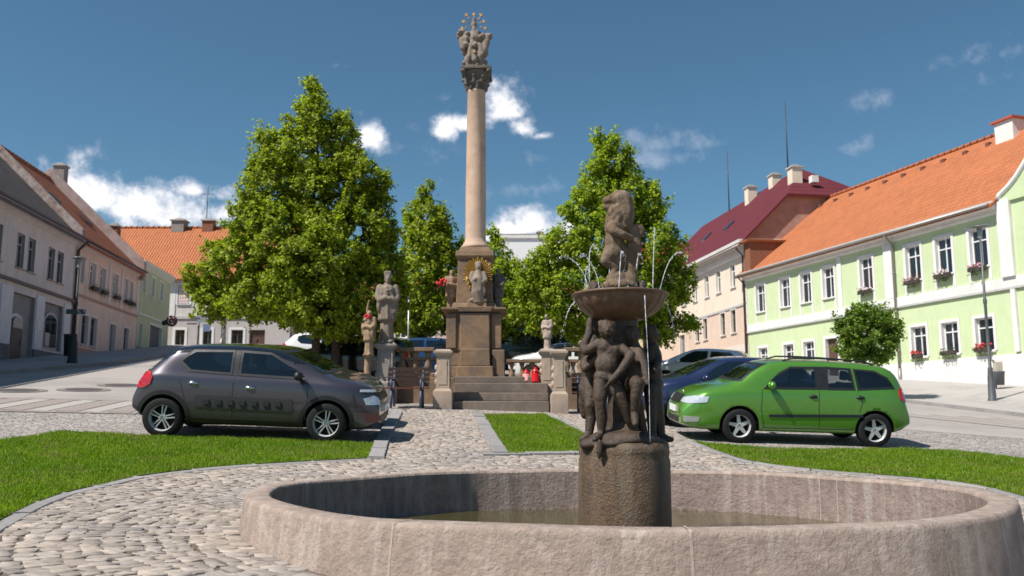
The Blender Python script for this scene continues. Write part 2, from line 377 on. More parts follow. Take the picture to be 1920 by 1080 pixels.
# ================================================================== ground
def setts_mat(name, c1, c2, joint, scale, bump=.6):
    nt = NT(name); co = nt.n('ShaderNodeTexCoord').outputs['Object']
    mp = nt.n('ShaderNodeMapping'); mp.inputs['Scale'].default_value = (1, 1, 0.0); nt.l(co, mp.inputs[0])
    wn = noise(nt, mp.outputs[0], 3, 2)
    v = nt.n('ShaderNodeTexVoronoi', feature='F1'); v.inputs['Scale'].default_value = scale; nt.l(mp.outputs[0], v.inputs['Vector'])
    e = nt.n('ShaderNodeTexVoronoi', feature='DISTANCE_TO_EDGE'); e.inputs['Scale'].default_value = scale; nt.l(mp.outputs[0], e.inputs['Vector'])
    sp = nt.n('ShaderNodeSeparateColor'); nt.l(v.outputs['Color'], sp.inputs[0])
    c = ramp(nt, sp.outputs[0], [(0, c1), (1, c2)]).outputs[0]
    n2 = noise(nt, co, .35, 5, .7); c = mixc(nt, 1.0, c, ramp(nt, n2.outputs[0], [(.3, (.82, .82, .84)), (.7, (1.12, 1.1, 1.08))]).outputs[0], 'MULTIPLY')
    f = ramp(nt, e.outputs['Distance'], [(.02, (0, 0, 0)), (.1, (1, 1, 1))]).outputs[0]
    c = mixc(nt, f, joint, c)
    b = nt.n('ShaderNodeBsdfPrincipled'); nt.l(c, b.inputs['Base Color']); b.inputs['Roughness'].default_value = .8; b.inputs['Specular IOR Level'].default_value = .25
    bp = nt.n('ShaderNodeBump'); bp.inputs['Strength'].default_value = bump; bp.inputs['Distance'].default_value = .02
    nt.l(f, bp.inputs['Height']); nt.l(bp.outputs[0], b.inputs['Normal']); nt.l(b.outputs[0], nt.out.inputs[0]); return nt.m
M_SETTS = setts_mat('granite_setts', (.30, .275, .255), (.44, .40, .375), (.16, .14, .125), 9)
M_ROAD = mat('worn_asphalt', (.36, .325, .305), .9, 40, .14, .25, 60, .01, stain=(.27, .245, .235), stain_scale=.35)
M_WALK = mat('pavement_slabs', (.40, .37, .35), .85, 14, .12, .2, 40, .01, stain=(.3, .28, .27), stain_scale=.6)
M_SOIL = mat('joint_soil', (.15, .122, .098), .95, 20, .35, .6)
M_LAWN = mat('lawn_soil', (.10, .13, .025), .95, 14, .4, .6)
M_KERB = mat('kerb_granite', (.27, .255, .25), .75, 24, .2, .35, 60, .008, island=.12)
PC = (.88, 7.93); PR = 3.12; RIM = -.575
def hexr(th, R=1.0):
    """rounded six-sided basin outline, one side towards the camera"""
    t = ((th + .08 + PI / 2 + PI / 6) % (PI / 3)) - PI / 6
    return R * (.80 + .20 * math.cos(PI / 6) / math.cos(t))
rd = lambda L: [round(float(v), 3) for v in L]
xs = sorted(set(rd(np.arange(-40, 41, 2.0)) + rd(np.arange(-2.6, 4.75, .09)) + [-400, -200, -120, -80, -60, 60, 80, 120, 200, 400]))
ys = sorted(set(rd(np.arange(-6, 80, 2.0)) + rd(np.arange(4.3, 11.6, .09)) + [10.2, -300, -120, -60, -30, -15, 90, 120, 200, 400]))
def pit(x, y):          # the basin is dug into the ground
    dx, dy = x - PC[0], y - PC[1]; return 1.0 if math.hypot(dx, dy) < hexr(math.atan2(dy, dx), PR) - .06 else 0
b = MB(); b.add([(x, y, ground(x, y) - pit(x, y)) for y in ys for x in xs], [(j * len(xs) + i, j * len(xs) + i + 1, (j + 1) * len(xs) + i + 1, (j + 1) * len(xs) + i) for j in range(len(ys) - 1) for i in range(len(xs) - 1)])
tag(b.build('ground', M_SETTS), kind='structure')
seam_sheet('road', [(-15.6, 8), (-9.6, 16.9), (-7.3, 17.6), (-6.4, 21), (-5.2, 32), (-4.5, 50), (-8, 58), (-19, 58), (-15.2, 34), (-15.3, 20)], M_ROAD, .004, 1.0)
seam_sheet('road', [(8.4, 20.2), (11.4, 18.6), (22, 14.5), (22, 17), (14.3, 24.3), (12.9, 28.5), (7.6, 46), (5, 46), (8.2, 30)], M_ROAD, .004, 1.0)
tag(seam_sheet('pavement', [(-15.2, 34), (-19, 58), (-22.5, 58), (-18.7, 34), (-18.0, 26), (-17.0, 14), (-15.4, 14), (-15.3, 26)], M_WALK, .10, 1.0), kind='structure')
b = MB()
def pave_edge(x0, y0, x1, y1):
    n = 18
    for i in range(n):
        p = [(x0 + (x1 - x0) * t, y0 + (y1 - y0) * t) for t in (i / n, (i + .985) / n)]
        d = Vector((x1 - x0, y1 - y0)).normalized(); w_ = (-d.y * .14, d.x * .14)
        q = [p[0], p[1], (p[1][0] + w_[0], p[1][1] + w_[1]), (p[0][0] + w_[0], p[0][1] + w_[1])]
        b.add([(x, y, ground(x, y) - .1) for x, y in q] + [(x, y, ground(x, y) + .11) for x, y in q], [(0, 1, 5, 4), (1, 2, 6, 5), (2, 3, 7, 6), (3, 0, 4, 7), (4, 5, 6, 7)])
pave_edge(-15.15, 26, -15.05, 34); pave_edge(-15.05, 34, -18.85, 58); pave_edge(-15.25, 14, -15.15, 26)
pave_edge(14.3, 24.3, 12.9, 28.5); pave_edge(12.9, 28.5, 7.9, 46)
tag(b.build('kerb', M_KERB), kind='structure')
tag(seam_sheet('pavement', [(22, 17), (14.45, 24.35), (13.05, 28.55), (8.05, 46), (13.2, 49), (16.4, 37.6), (19.2, 28), (24, 20)], M_WALK, .09, 1.0), kind='structure')
# brown and pale bands set in the road
M_BAND = mat('brown_setts', (.29, .245, .225), .85, 20, .2, .3); M_BANDP = mat('pale_setts', (.385, .35, .325), .85, 20, .15, .3)
bl = [(-6.95 - i * .95, 0) for i in range(9)]
b = MB()
def band(b, x0, y0, x1, y1, w_, dz, mi):
    d = Vector((x1 - x0, y1 - y0)); L = d.length; d.normalize(); o = Vector((-d.y, d.x)) * w_ / 2; n = max(1, int(L / 1.5))
    for i in range(n):
        a = Vector((x0, y0)) + d * L * i / n; c = Vector((x0, y0)) + d * L * (i + 1) / n
        q = [a - o, c - o, c + o, a + o]; b.add([(p.x, p.y, ground(p.x, p.y) + dz) for p in q], [(0, 1, 2, 3)], mi)
for i in range(9):
    x = -7.6 - i * .95; band(b, x, 17.55 - i * .16, x - .12, 20.0 - i * .16, .42, .012, 0); band(b, x + .47, 17.6 - i * .16, x + .36, 20.0 - i * .16, .36, .012, 1)
band(b, -7.0, 20.25, -17, 18.4, .3, .013, 0); band(b, -7.2, 17.45, -16, 15.9, .22, .013, 0)
for i in range(5):
    band(b, 9.7 + i * .75, 24.6 - i * .1, 13.6 + i * .75, 19.4 - i * .1, .3, .012, 0); band(b, 10.08 + i * .75, 24.6 - i * .1, 13.98 + i * .75, 19.4 - i * .1, .34, .012, 1)
tag(b.build('road_markings', [M_BAND, M_BANDP]), kind='structure')
# lawns, kerbs
def sm(pts, k=2):
    for _ in range(k):
        q = [pts[0]]
        for a, c in zip(pts[:-1], pts[1:]): q += [(a[0] * .75 + c[0] * .25, a[1] * .75 + c[1] * .25), (a[0] * .25 + c[0] * .75, a[1] * .25 + c[1] * .75)]
        q.append(pts[-1]); pts = q
    return pts
lf = sm([gp(px, py) for px, py in [(-260, 1130), (-90, 1035), (0, 977), (75, 941), (142, 920), (225, 900), (319, 886), (412, 877), (525, 869), (690, 861)]])
lb = [gp(px, py, .1) for px, py in [(703, 822), (562, 814), (400, 810), (262, 807), (124, 799), (0, 815), (-200, 835)]]
LAWN1 = lf + lb
c0 = gp(925, 854); c1 = gp(1150, 850); c2 = gp(1095, 815); c3 = gp(1020, 774, .05); c4 = gp(886, 774, .05)
LAWN2 = [(c0[0] + .22, c0[1]), c1, c2, c3, (c4[0] + .22, c4[1])]
rf = sm([gp(px, py) for px, py in [(1300, 829), (1340, 845), (1385, 861), (1440, 873), (1560, 886), (1720, 897), (1830, 910), (1910, 930), (2050, 975), (2200, 1030)]])
rb = [gp(px, py, .1) for px, py in [(2250, 900), (2000, 862), (1920, 852), (1840, 842), (1780, 836), (1700, 833), (1600, 834), (1480, 833), (1400, 828), (1330, 823)]]
LAWN3 = rf + rb
for L_ in (LAWN1, LAWN2, LAWN3): tag(seam_sheet('lawn', L_, M_LAWN, .02, 1.0), kind='structure')
def kerb(line, width, side, b, h=.045, seg=.8):
    P = [Vector(p) for p in line]; acc = [0]
    for a, c in zip(P[:-1], P[1:]): acc.append(acc[-1] + (c - a).length)
    def pt(s):
        s = min(max(s, 0), acc[-1] - 1e-6); i = max(k for k in range(len(acc)) if acc[k] <= s); i = min(i, len(P) - 2)
        t = (s - acc[i]) / (acc[i + 1] - acc[i]); d = (P[i + 1] - P[i]).normalized(); return P[i].lerp(P[i + 1], t), Vector((-d.y, d.x)) * side
    n = max(1, round(acc[-1] / seg))
    for i in range(n):
        s0 = acc[-1] * i / n + .006; s1 = acc[-1] * (i + 1) / n - .006; hh = h + random.uniform(-.008, .008)
        ring = []
        for k in range(4):
            p, nn = pt(s0 + (s1 - s0) * k / 3); q = p + nn * width
            ring.append([(p.x, p.y, ground(p.x, p.y) - .1), (p.x, p.y, ground(p.x, p.y) + hh), (q.x, q.y, ground(q.x, q.y) + hh), (q.x, q.y, ground(q.x, q.y) - .1)])
        vs = [v for r in ring for v in r]; fs = [(k * 4 + j, k * 4 + j + 1, (k + 1) * 4 + j + 1, (k + 1) * 4 + j) for k in range(3) for j in range(3)]
        fs += [(0, 1, 2, 3), (12, 15, 14, 13)]; b.add(vs, fs)
b = MB()
kerb(lf, .13, -1, b, .02); kerb([gp(690, 862), gp(706, 822), gp(735, 775)], .22, -1, b)
kerb([c4, c0], .24, 1, b); kerb([(c0[0] - .2, c0[1]), c1], .16, -1, b); kerb([c1, c2, c3], .14, -1, b, .03)
kerb(rf, .13, -1, b, .02)
tag(b.build('kerb', M_KERB, bevel=.008, segs=1), kind='structure')
# ---- split-stone paving laid in rings round the basin
stones = []
random.seed(11)
r = PR + .10
keep = [(-6.3, 3.2), (7.5, 3.2), (7.5, 13.6), (3.4, 13.6), (3.2, 20.7), (-2.35, 20.7), (-2.2, 14), (-3, 13.8), (-8.5, 11)]
SX, SY, SW, SH, ST = [], [], [], [], []
while r < 14.5:
    hrow = random.uniform(.095, .145); th = 0.0
    while th < 2 * PI:
        wd = random.choice((.08, .10, .125, .15, .19)) * random.uniform(.85, 1.15); dth = wd / r
        SX.append(PC[0] + math.cos(th + dth / 2) * (r + hrow / 2)); SY.append(PC[1] + math.sin(th + dth / 2) * (r + hrow / 2)); SW.append(wd); SH.append(hrow); ST.append(th + dth / 2 - PI / 2); th += dth
    r += hrow
# near the straight sides of the basin the rings run in under its wall
r = PR * .8
while r < PR + .10:
    hrow = .14; th = 0.0
    while th < 2 * PI:
        wd = random.choice((.08, .10, .125, .15, .19)) * random.uniform(.85, 1.15); dth = wd / r; tt = th + dth / 2
        if r + .05 > hexr(tt, PR) + .02:
            SX.append(PC[0] + math.cos(tt) * (r + hrow / 2)); SY.append(PC[1] + math.sin(tt) * (r + hrow / 2)); SW.append(wd); SH.append(hrow); ST.append(tt - PI / 2)
        th += dth
    r += hrow
SX, SY, SW, SH, ST = map(np.array, (SX, SY, SW, SH, ST))
ST = ST + rng.normal(0, .22, len(ST)); SX = SX + rng.normal(0, .012, len(SX)); SY = SY + rng.normal(0, .012, len(SY))
ok = inpoly(keep, SX, SY)
for L_ in (LAWN1, LAWN2, LAWN3): ok &= ~inpoly(L_, SX, SY)
SX, SY, SW, SH, ST = (a[ok] for a in (SX, SY, SW, SH, ST)); K = len(SX)
cs = np.array([(-1, -1), (0, -1.04), (1, -1), (1.03, 0), (1, 1), (0, 1.04), (-1, 1), (-1.03, 0)], float)
jit = rng.normal(0, .20, (K, 8, 2)); U = cs[None] * (1 + 0 * jit) + jit
g_ = .955
ox = U[..., 0] * (SW[:, None] / 2) * g_; oy = U[..., 1] * (SH[:, None] / 2) * g_
lift = rng.normal(.002, .0018, (K, 1)); tx = rng.normal(0, .009, (K, 1)); ty = rng.normal(0, .011, (K, 1))
V = np.zeros((K, 25, 3))
for ring, (k_, h_) in enumerate(((1.0, -.01), (.975, .005), (.95, .0068))):
    lx, ly = ox * k_, oy * k_
    wx = SX[:, None] + lx * np.cos(ST)[:, None] - ly * np.sin(ST)[:, None]; wy = SY[:, None] + lx * np.sin(ST)[:, None] + ly * np.cos(ST)[:, None]
    V[:, ring * 8:ring * 8 + 8, 0] = wx; V[:, ring * 8:ring * 8 + 8, 1] = wy
    V[:, ring * 8:ring * 8 + 8, 2] = plane(wx, wy) + h_ + lift + lx * tx + ly * ty + (rng.normal(0, .0014, wx.shape) if ring else 0)
V[:, 24, 0] = SX; V[:, 24, 1] = SY; V[:, 24, 2] = plane(SX, SY) + .0072 + lift[:, 0]
fc = [(r_ * 8 + j, r_ * 8 + (j + 1) % 8, (r_ + 1) * 8 + (j + 1) % 8) for r_ in (0, 1) for j in range(8)] + [(r_ * 8 + j, (r_ + 1) * 8 + (j + 1) % 8, (r_ + 1) * 8 + j) for r_ in (0, 1) for j in range(8)] + [(16 + j, 16 + (j + 1) % 8, 24) for j in range(8)]
M_COB = mat('split_stone', (.35, .295, .25), .9, 16, .24, .35, 45, .012, island=.24, stain=(.28, .25, .235), stain_scale=1.2)
tag(link('cobblestones', tri_mesh('cobblestones', V, 25, fc, M_COB)), kind='structure')
b = MB(); NA = 144; RR = [-.05 + .22 * i for i in range(56)]
pv = [[(PC[0] + math.cos(2 * PI * i / NA) * (hexr(2 * PI * i / NA, PR) + q), PC[1] + math.sin(2 * PI * i / NA) * (hexr(2 * PI * i / NA, PR) + q)) for q in RR] for i in range(NA)]
for i in range(NA):
    for k in range(len(RR) - 1):
        Q = [pv[i][k], pv[i][k + 1], pv[(i + 1) % NA][k + 1], pv[(i + 1) % NA][k]]; c_ = (sum(p[0] for p in Q) / 4, sum(p[1] for p in Q) / 4)
        if inpoly(keep, np.array([c_[0]]), np.array([c_[1]]))[0]: b.add([(x, y, float(plane(x, y)) + .0015) for x, y in Q], [(0, 1, 2, 3)])
tag(b.build('paving_bed', M_SOIL), kind='structure')
# ---- grass blades
def grass(poly, dens, hmin, hmax, name, label):
    xs_ = [p[0] for p in poly]; ys_ = [p[1] for p in poly]; A_ = (max(xs_) - min(xs_)) * (max(ys_) - min(ys_)); n = int(A_ * dens)
    X = rng.uniform(min(xs_), max(xs_), n); Y = rng.uniform(min(ys_), max(ys_), n)
    clump = (np.sin(X * 3.1 + 1.3 * np.sin(Y * 2.3)) * np.sin(Y * 2.7 + X) + np.sin(X * 7.3 + Y * 5.1)) * .25 + .5
    k = inpoly(poly, X, Y) & (np.abs(X / (Y + .01)) < .75); X, Y, clump = X[k], Y[k], clump[k]; n = len(X)
    H = rng.uniform(hmin, hmax, n) * (.65 + .6 * clump); a = rng.uniform(0, 2 * PI, n); w_ = rng.uniform(.003, .0055, n); ln = rng.uniform(.1, .6, n) * H; b_ = rng.uniform(0, 2 * PI, n)
    Z = plane(X, Y) + .015
    V = np.zeros((n, 5, 3)); dx, dy = np.cos(a) * w_, np.sin(a) * w_; lx, ly = np.cos(b_) * ln, np.sin(b_) * ln
    V[:, 0] = np.stack([X - dx, Y - dy, Z], 1); V[:, 1] = np.stack([X + dx, Y + dy, Z], 1)
    V[:, 2] = np.stack([X + dx * .8 + lx * .35, Y + dy * .8 + ly * .35, Z + H * .6], 1); V[:, 3] = np.stack([X - dx * .8 + lx * .35, Y - dy * .8 + ly * .35, Z + H * .6], 1)
    V[:, 4] = np.stack([X + lx, Y + ly, Z + H], 1)
    o = link(name, tri_mesh(name, V, 5, [(0, 1, 2), (0, 2, 3), (3, 2, 4)], leaf_mat('grass_blade', GRASS_D, GRASS_L, .4, (.33, .28, .10))))
    tag(o, label, 'grass', kind='stuff')
grass(LAWN1, 4200, .02, .06, 'grass', 'bright green mown grass in front of the dark grey hatchback')
grass(LAWN2, 4200, .02, .06, 'grass', 'bright green grass patch in front of the stone steps')
grass(LAWN3, 4000, .02, .06, 'grass', 'bright green mown grass in front of the green estate car')
# ================================================================== fountain
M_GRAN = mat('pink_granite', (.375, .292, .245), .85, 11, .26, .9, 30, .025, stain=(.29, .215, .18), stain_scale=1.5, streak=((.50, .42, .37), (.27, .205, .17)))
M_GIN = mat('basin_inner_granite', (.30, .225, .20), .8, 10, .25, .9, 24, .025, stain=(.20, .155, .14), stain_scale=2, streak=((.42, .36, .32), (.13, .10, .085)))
M_MORT = mat('pale_mortar', (.40, .32, .27), .9, 20, .15, .3)
M_WET = mat('wet_brown_stone', (.115, .066, .035), .40, 18, .35, .9, 45, .02, spec=.5, stain=(.065, .045, .03), stain_scale=3, streak=((.17, .125, .085), (.045, .036, .02)))
M_BOWL = mat('bowl_sandstone', (.14, .078, .045), .42, 14, .3, .5, 40, .01, spec=.5, stain=(.12, .07, .05), stain_scale=4)
M_STAT = mat('weathered_statue_stone', (.066, .040, .024), .45, 12, .4, .8, 34, .02, spec=.45, stain=(.045, .034, .028), stain_scale=6, streak=((.115, .078, .05), (.022, .017, .013)))
M_LION = mat('lion_sandstone', (.175, .115, .07), .7, 14, .3, .8, 34, .02, stain=(.085, .065, .05), stain_scale=7, streak=((.26, .20, .15), (.075, .055, .045)))
fo = thing('fountain', 'round pink granite fountain with child figures, a fluted bowl and a rearing lion on top', 'fountain', (PC[0], PC[1], -1.2))
b = MB(); N = 180
prof = [(.12, -1.9), (.09, -1.2), (.014, RIM - .035), (.005, RIM - .010), (-.012, RIM), (-.165, RIM + .003), (-.182, RIM - .006), (-.190, RIM - .028), (-.20, -1.4)]
vs = []
for i in range(N):
    a = 2 * PI * i / N; R_ = hexr(a, PR)
    for dr, z in prof: vs.append((PC[0] + math.cos(a) * (R_ + dr), PC[1] + math.sin(a) * (R_ + dr), z + .004 * math.sin(a * 9) * (z > -1)))
np_ = len(prof)
b.add(vs, [(i * np_ + k, ((i + 1) % N) * np_ + k, ((i + 1) % N) * np_ + k + 1, i * np_ + k + 1) for i in range(N) for k in range(np_ - 2)], 0, True)
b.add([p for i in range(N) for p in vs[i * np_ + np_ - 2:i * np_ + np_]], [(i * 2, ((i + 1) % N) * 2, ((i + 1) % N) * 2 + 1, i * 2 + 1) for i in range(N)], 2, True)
for a in [-PI / 2 - PI / 6, -PI / 2 + PI / 6, -PI / 6, PI / 6 + .02, .33, .62, PI / 2 - .34, PI / 2 + .17, PI / 2 + .42, PI * .93, PI * 1.1, -PI / 2 + .02]:
    for k in range(np_ - 1):
        q = []
        for da, kk in ((-.006, k), (.006, k), (.006, k + 1), (-.006, k + 1)):
            w_ = da * random.uniform(.15, .55); R_ = hexr(a, PR); dr, z = prof[kk]
            o_ = .0015 if kk < 4 else -.0015
            q.append((PC[0] + math.cos(a + w_) * (R_ + dr + o_), PC[1] + math.sin(a + w_) * (R_ + dr + o_), z + (.003 if 3 <= kk <= 6 else 0)))
        b.add(q, [(0, 1, 2, 3)], 1)
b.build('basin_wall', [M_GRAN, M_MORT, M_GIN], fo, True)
b = MB(); b.add([(PC[0] + math.cos(2 * PI * i / 60) * (hexr(2 * PI * i / 60, PR) - .2), PC[1] + math.sin(2 * PI * i / 60) * (hexr(2 * PI * i / 60, PR) - .15), -1.30) for i in range(60)], [tuple(range(60))])
b.build('basin_floor', M_WET, fo, True)
nt = NT('murky_water'); co = nt.n('ShaderNodeTexCoord').outputs['Object']
pb = nt.n('ShaderNodeBsdfPrincipled'); n1 = noise(nt, co, 1.1, 4)
nt.l(ramp(nt, n1.outputs[0], [(.3, (.060, .050, .014)), (.7, (.080, .068, .020))]).outputs[0], pb.inputs['Base Color']); pb.inputs['Roughness'].default_value = .05; pb.inputs['Specular IOR Level'].default_value = .4
n2 = noise(nt, co, 9, 4); bp = nt.n('ShaderNodeBump'); bp.inputs['Strength'].default_value = .10; bp.inputs['Distance'].default_value = .02; nt.l(n2.outputs[0], bp.inputs['Height']); nt.l(bp.outputs[0], pb.inputs['Normal'])
nt.l(pb.outputs[0], nt.out.inputs[0]); M_WATER = nt.m
b = MB(); b.add([(PC[0] + math.cos(2 * PI * i / 72) * (hexr(2 * PI * i / 72, PR) - .19), PC[1] + math.sin(2 * PI * i / 72) * (hexr(2 * PI * i / 72, PR) - .19), -1.02) for i in range(72)], [tuple(range(72))])
tag(b.build('water', M_WATER), kind='structure')
FX = at(1169, 800, 8.0).x; FY = 8.0
b = MB(); b.lathe([(.40, -1.29), (.40, -.9), (.398, -.35), (.385, -.31), (.392, -.28), (.388, -.20), (.30, -.175)], 48, (FX, FY), mod=lambda a, z: 1 + .008 * math.sin(a * 7 + z * 9) + .006 * math.sin(a * 17 - z * 23))
b.build('pedestal', M_WET, fo, True)
def A(zx, zy, d): return at(1060 + zx / 3.373, 540 + zy / 3.373, 8.0 - d)
def Lp(zx, zy, d): return at(1100 + zx / 4.907, 340 + zy / 4.907, 8.0 - d)
rock = [('e', A(370, 960, .1), (.32, .27, .10)), ('e', A(375, 905, .08), (.13, .14, .14)), ('e', A(160, 990, .16), (.10, .12, .06)), ('e', A(560, 985, .12), (.13, .12, .06)), ('e', A(300, 985, .28), (.14, .1, .05)),
        ('e', A(215, 1020, .36), (.03, .03, .09)), ('c', [(FX, FY, -.2), (FX, FY, .3), (FX, FY, .92)], [.17, .13, .15])]
fuse('rock_core', rock, M_STAT, fo, voxel=.016)
def hand(p, q, out, r=.011):
    """five short bent fingers fanned from p to q"""
    p, q = Vector(p), Vector(q); d = (q - p).normalized(); o = Vector(out); its = [('e', p, (.026, .022, .03))]
    for i in range(4):
        s = o * ((i - 1.5) * .016); m_ = p + d * .035 + s; e_ = p + d * (.062 - .006 * abs(i - 1.4)) + s + Vector((0, -.004, -.012)); its.append(('c', [p + s * .8, m_, e_], [r, r * .9, r * .7]))
    t_ = p - o * .034 + d * .02; its.append(('c', [p - o * .012, t_, t_ + d * .018], [r, r * .9, r * .7])); return its
def face(c, s=1.0, yaw=0):
    c = Vector(c); R = Matrix.Rotation(yaw, 3, 'Z')
    def P(x, y, z): return c + R @ Vector((x * s, y * s, z * s))
    return [('e', c, (.060 * s, .066 * s, .074 * s)), ('e', P(0, -.045, -.035), (.036 * s, .03 * s, .03 * s)), ('e', P(-.03, -.048, -.018), (.022 * s,) * 3), ('e', P(.03, -.048, -.018), (.022 * s,) * 3),
            ('c', [P(0, -.060, .012), P(0, -.076, -.012)], [.010 * s, .013 * s]), ('e', P(0, -.062, -.036), (.018 * s, .012 * s, .008 * s)), ('c', [P(-.035, -.055, .022), P(.035, -.055, .022)], [.012 * s, .012 * s]),
            ('e', P(-.062, 0, -.005), (.012 * s, .02 * s, .022 * s)), ('e', P(.062, 0, -.005), (.012 * s, .02 * s, .022 * s)),
            ] + [('e', P(.045 * math.cos(a), .01 + .03 * math.sin(a), .045 + .012 * math.sin(3 * a)), (.034 * s, .034 * s, .028 * s)) for a in [i * .9 for i in range(7)]]
def chubby(items, k):
    out = []
    for it in items:
        if it[0] == 'c': out.append(('c', it[1], [q * (k if q > .014 else 1) for q in it[2]]))
        else: out.append((it[0], it[1], tuple(q * (1 + (k - 1) * (.55 if max(it[2]) > .07 else .1)) for q in it[2])) + tuple(it[3:]))
    return out
ch1 = face(A(262, 262, .27), 1.02) + [('c', [A(264, 300, .25), A(268, 330, .24)], [.034, .042]),
    ('e', A(245, 375, .25), (.060, .062, .066)), ('e', A(318, 385, .25), (.058, .060, .062)), ('e', A(278, 410, .24), (.098, .065, .085)), ('e', A(262, 485, .26), (.092, .076, .095)), ('e', A(256, 560, .25), (.094, .074, .065)), ('e', A(285, 585, .33), (.014, .02, .022)),
    ('c', [A(228, 600, .25), A(222, 690, .27), A(222, 740, .27), A(230, 820, .25), A(228, 915, .24)], [.058, .050, .041, .042, .027]), ('c', [A(226, 925, .24), A(205, 945, .30), A(185, 958, .34)], [.028, .025, .020]),
    ('c', [A(300, 600, .24), A(340, 670, .29), A(372, 745, .28), A(405, 830, .24), A(455, 930, .2)], [.056, .047, .038, .038, .025]), ('c', [A(455, 932, .2), A(490, 950, .25)], [.026, .02]),
    ('c', [A(208, 352, .24), A(130, 400, .2), A(112, 372, .16), A(150, 290, .12), A(155, 205, .1)], [.038, .033, .031, .030, .024]),
    ('c', [A(348, 378, .25), A(415, 425, .31), A(352, 520, .35), A(296, 580, .36)], [.038, .033, .028, .022])] + hand(A(296, 582, .36), A(262, 605, .37), (.5, 0, .85))
fuse('child_statue', chubby(ch1, 1.24), M_STAT, fo, voxel=.0095, smooth=2)
ch2 = face(A(420, 300, .12), 1.0, .5) + [('c', [A(430, 340, .12), A(440, 380, .12)], [.036, .045]), ('e', A(440, 440, .14), (.095, .075, .10)), ('e', A(420, 540, .13), (.09, .08, .09)), ('e', A(400, 610, .14), (.095, .085, .075)),
    ('c', [A(400, 620, .17), A(440, 600, .30), A(458, 605, .36), A(445, 690, .35), A(437, 790, .32)], [.06, .055, .046, .040, .028]), ('c', [A(437, 795, .32), A(440, 835, .36), A(442, 860, .40)], [.029, .028, .022]),
    ('c', [A(420, 640, .14), A(455, 740, .16), A(470, 820, .12), A(500, 930, .1)], [.055, .042, .04, .028]),
    ('c', [A(462, 398, .17), A(492, 480, .26), A(512, 560, .32)], [.037, .033, .026])] + hand(A(512, 565, .33), A(508, 610, .36), (.9, -.2, 0))
fuse('child_statue', chubby(ch2, 1.24), M_STAT, fo, voxel=.0095, smooth=2)
ch3 = face(A(540, 290, -.05), 1.0, 1.2) + [('c', [A(540, 330, -.05), A(545, 370, -.05)], [.036, .05]), ('e', A(545, 440, -.04), (.085, .09, .11)), ('e', A(550, 540, -.04), (.08, .085, .10)), ('e', A(560, 610, -.04), (.08, .085, .075)),
    ('c', [A(560, 620, 0), A(580, 740, .04), A(592, 830, .02), A(605, 935, .02)], [.06, .046, .043, .030]), ('c', [A(605, 940, .02), A(645, 955, .05), A(672, 958, .06)], [.03, .026, .02]),
    ('c', [A(540, 640, .04), A(545, 760, .08), A(550, 940, .1)], [.055, .042, .03]), ('c', [A(560, 380, 0), A(588, 460, .05), A(560, 520, .12)], [.036, .032, .024])]
fuse('child_statue', chubby(ch3, 1.24), M_STAT, fo, voxel=.011, smooth=2)
ch4 = face(A(190, 250, -.04), 1.0, -1.1) + [('c', [A(185, 290, -.04), A(180, 350, -.04)], [.036, .05]), ('e', A(170, 430, -.04), (.085, .09, .11)), ('e', A(165, 530, -.03), (.08, .085, .1)), ('e', A(160, 600, -.03), (.08, .08, .075)),
    ('c', [A(158, 620, 0), A(158, 740, .05), A(165, 800, .03), A(150, 920, .04)], [.06, .047, .044, .030]), ('c', [A(148, 925, .04), A(120, 950, .08), A(100, 958, .1)], [.03, .026, .02]),
    ('c', [A(145, 610, -.08), A(120, 720, -.06), A(125, 800, -.08)], [.055, .045, .035]), ('c', [A(175, 390, 0), A(118, 480, .08), A(125, 510, .12), A(205, 445, .2)], [.038, .032, .03, .024]), ('c', [A(120, 540, -.02), A(112, 640, -.02), A(120, 690, -.02)], [.02, .035, .03])]
fuse('child_statue', chubby(ch4, 1.24), M_STAT, fo, voxel=.011, smooth=3)
b = MB(); zc = at(1167, 551, 8.0).z
fl = lambda a, z: 1 + (.028 * abs(math.cos(a * 11)) - .015 if z < zc - .035 else 0)
b.lathe([(.11, zc - .26), (.20, zc - .235), (.30, zc - .185), (.37, zc - .12), (.405, zc - .05), (.41, zc - .03), (.43, zc - .025), (.435, zc - .008), (.425, zc), (.39, zc), (.36, zc - .03), (.2, zc - .07)], 132, (FX - .01, FY), mod=fl)
b.build('bowl', M_BOWL, fo, True)
b = MB(); b.lathe([(.375, zc - .03), (.02, zc - .028)], 40, (FX - .01, FY)); b.build('bowl_water', M_WATER, fo, True)
mane = []
for i, (x0, y0, x1, y1, d, r0) in enumerate([(300, 150, 300, 300, .06, .035), (330, 140, 350, 320, .05, .036), (360, 170, 390, 350, .03, .034), (390, 220, 405, 400, .0, .032), (270, 250, 250, 380, .07, .032), (300, 280, 290, 400, .08, .03), (340, 300, 350, 420, .07, .03), (235, 290, 215, 400, .05, .03), (380, 300, 385, 440, .04, .03), (320, 130, 370, 190, -.04, .04), (360, 200, 400, 360, -.06, .04), (215, 330, 190, 420, .02, .028)]):
    for k in range(3):
        t0, t1 = k / 3, (k + 1) / 3; wv = .012 * (1 if k % 2 else -1)
        mane.append(('c', [Lp(x0 + (x1 - x0) * t0, y0 + (y1 - y0) * t0, d) + Vector((wv, 0, 0)), Lp(x0 + (x1 - x0) * t1, y0 + (y1 - y0) * t1, d) - Vector((wv, 0, 0))], [r0 * (1 - .2 * k), r0 * (.8 - .2 * k)]))
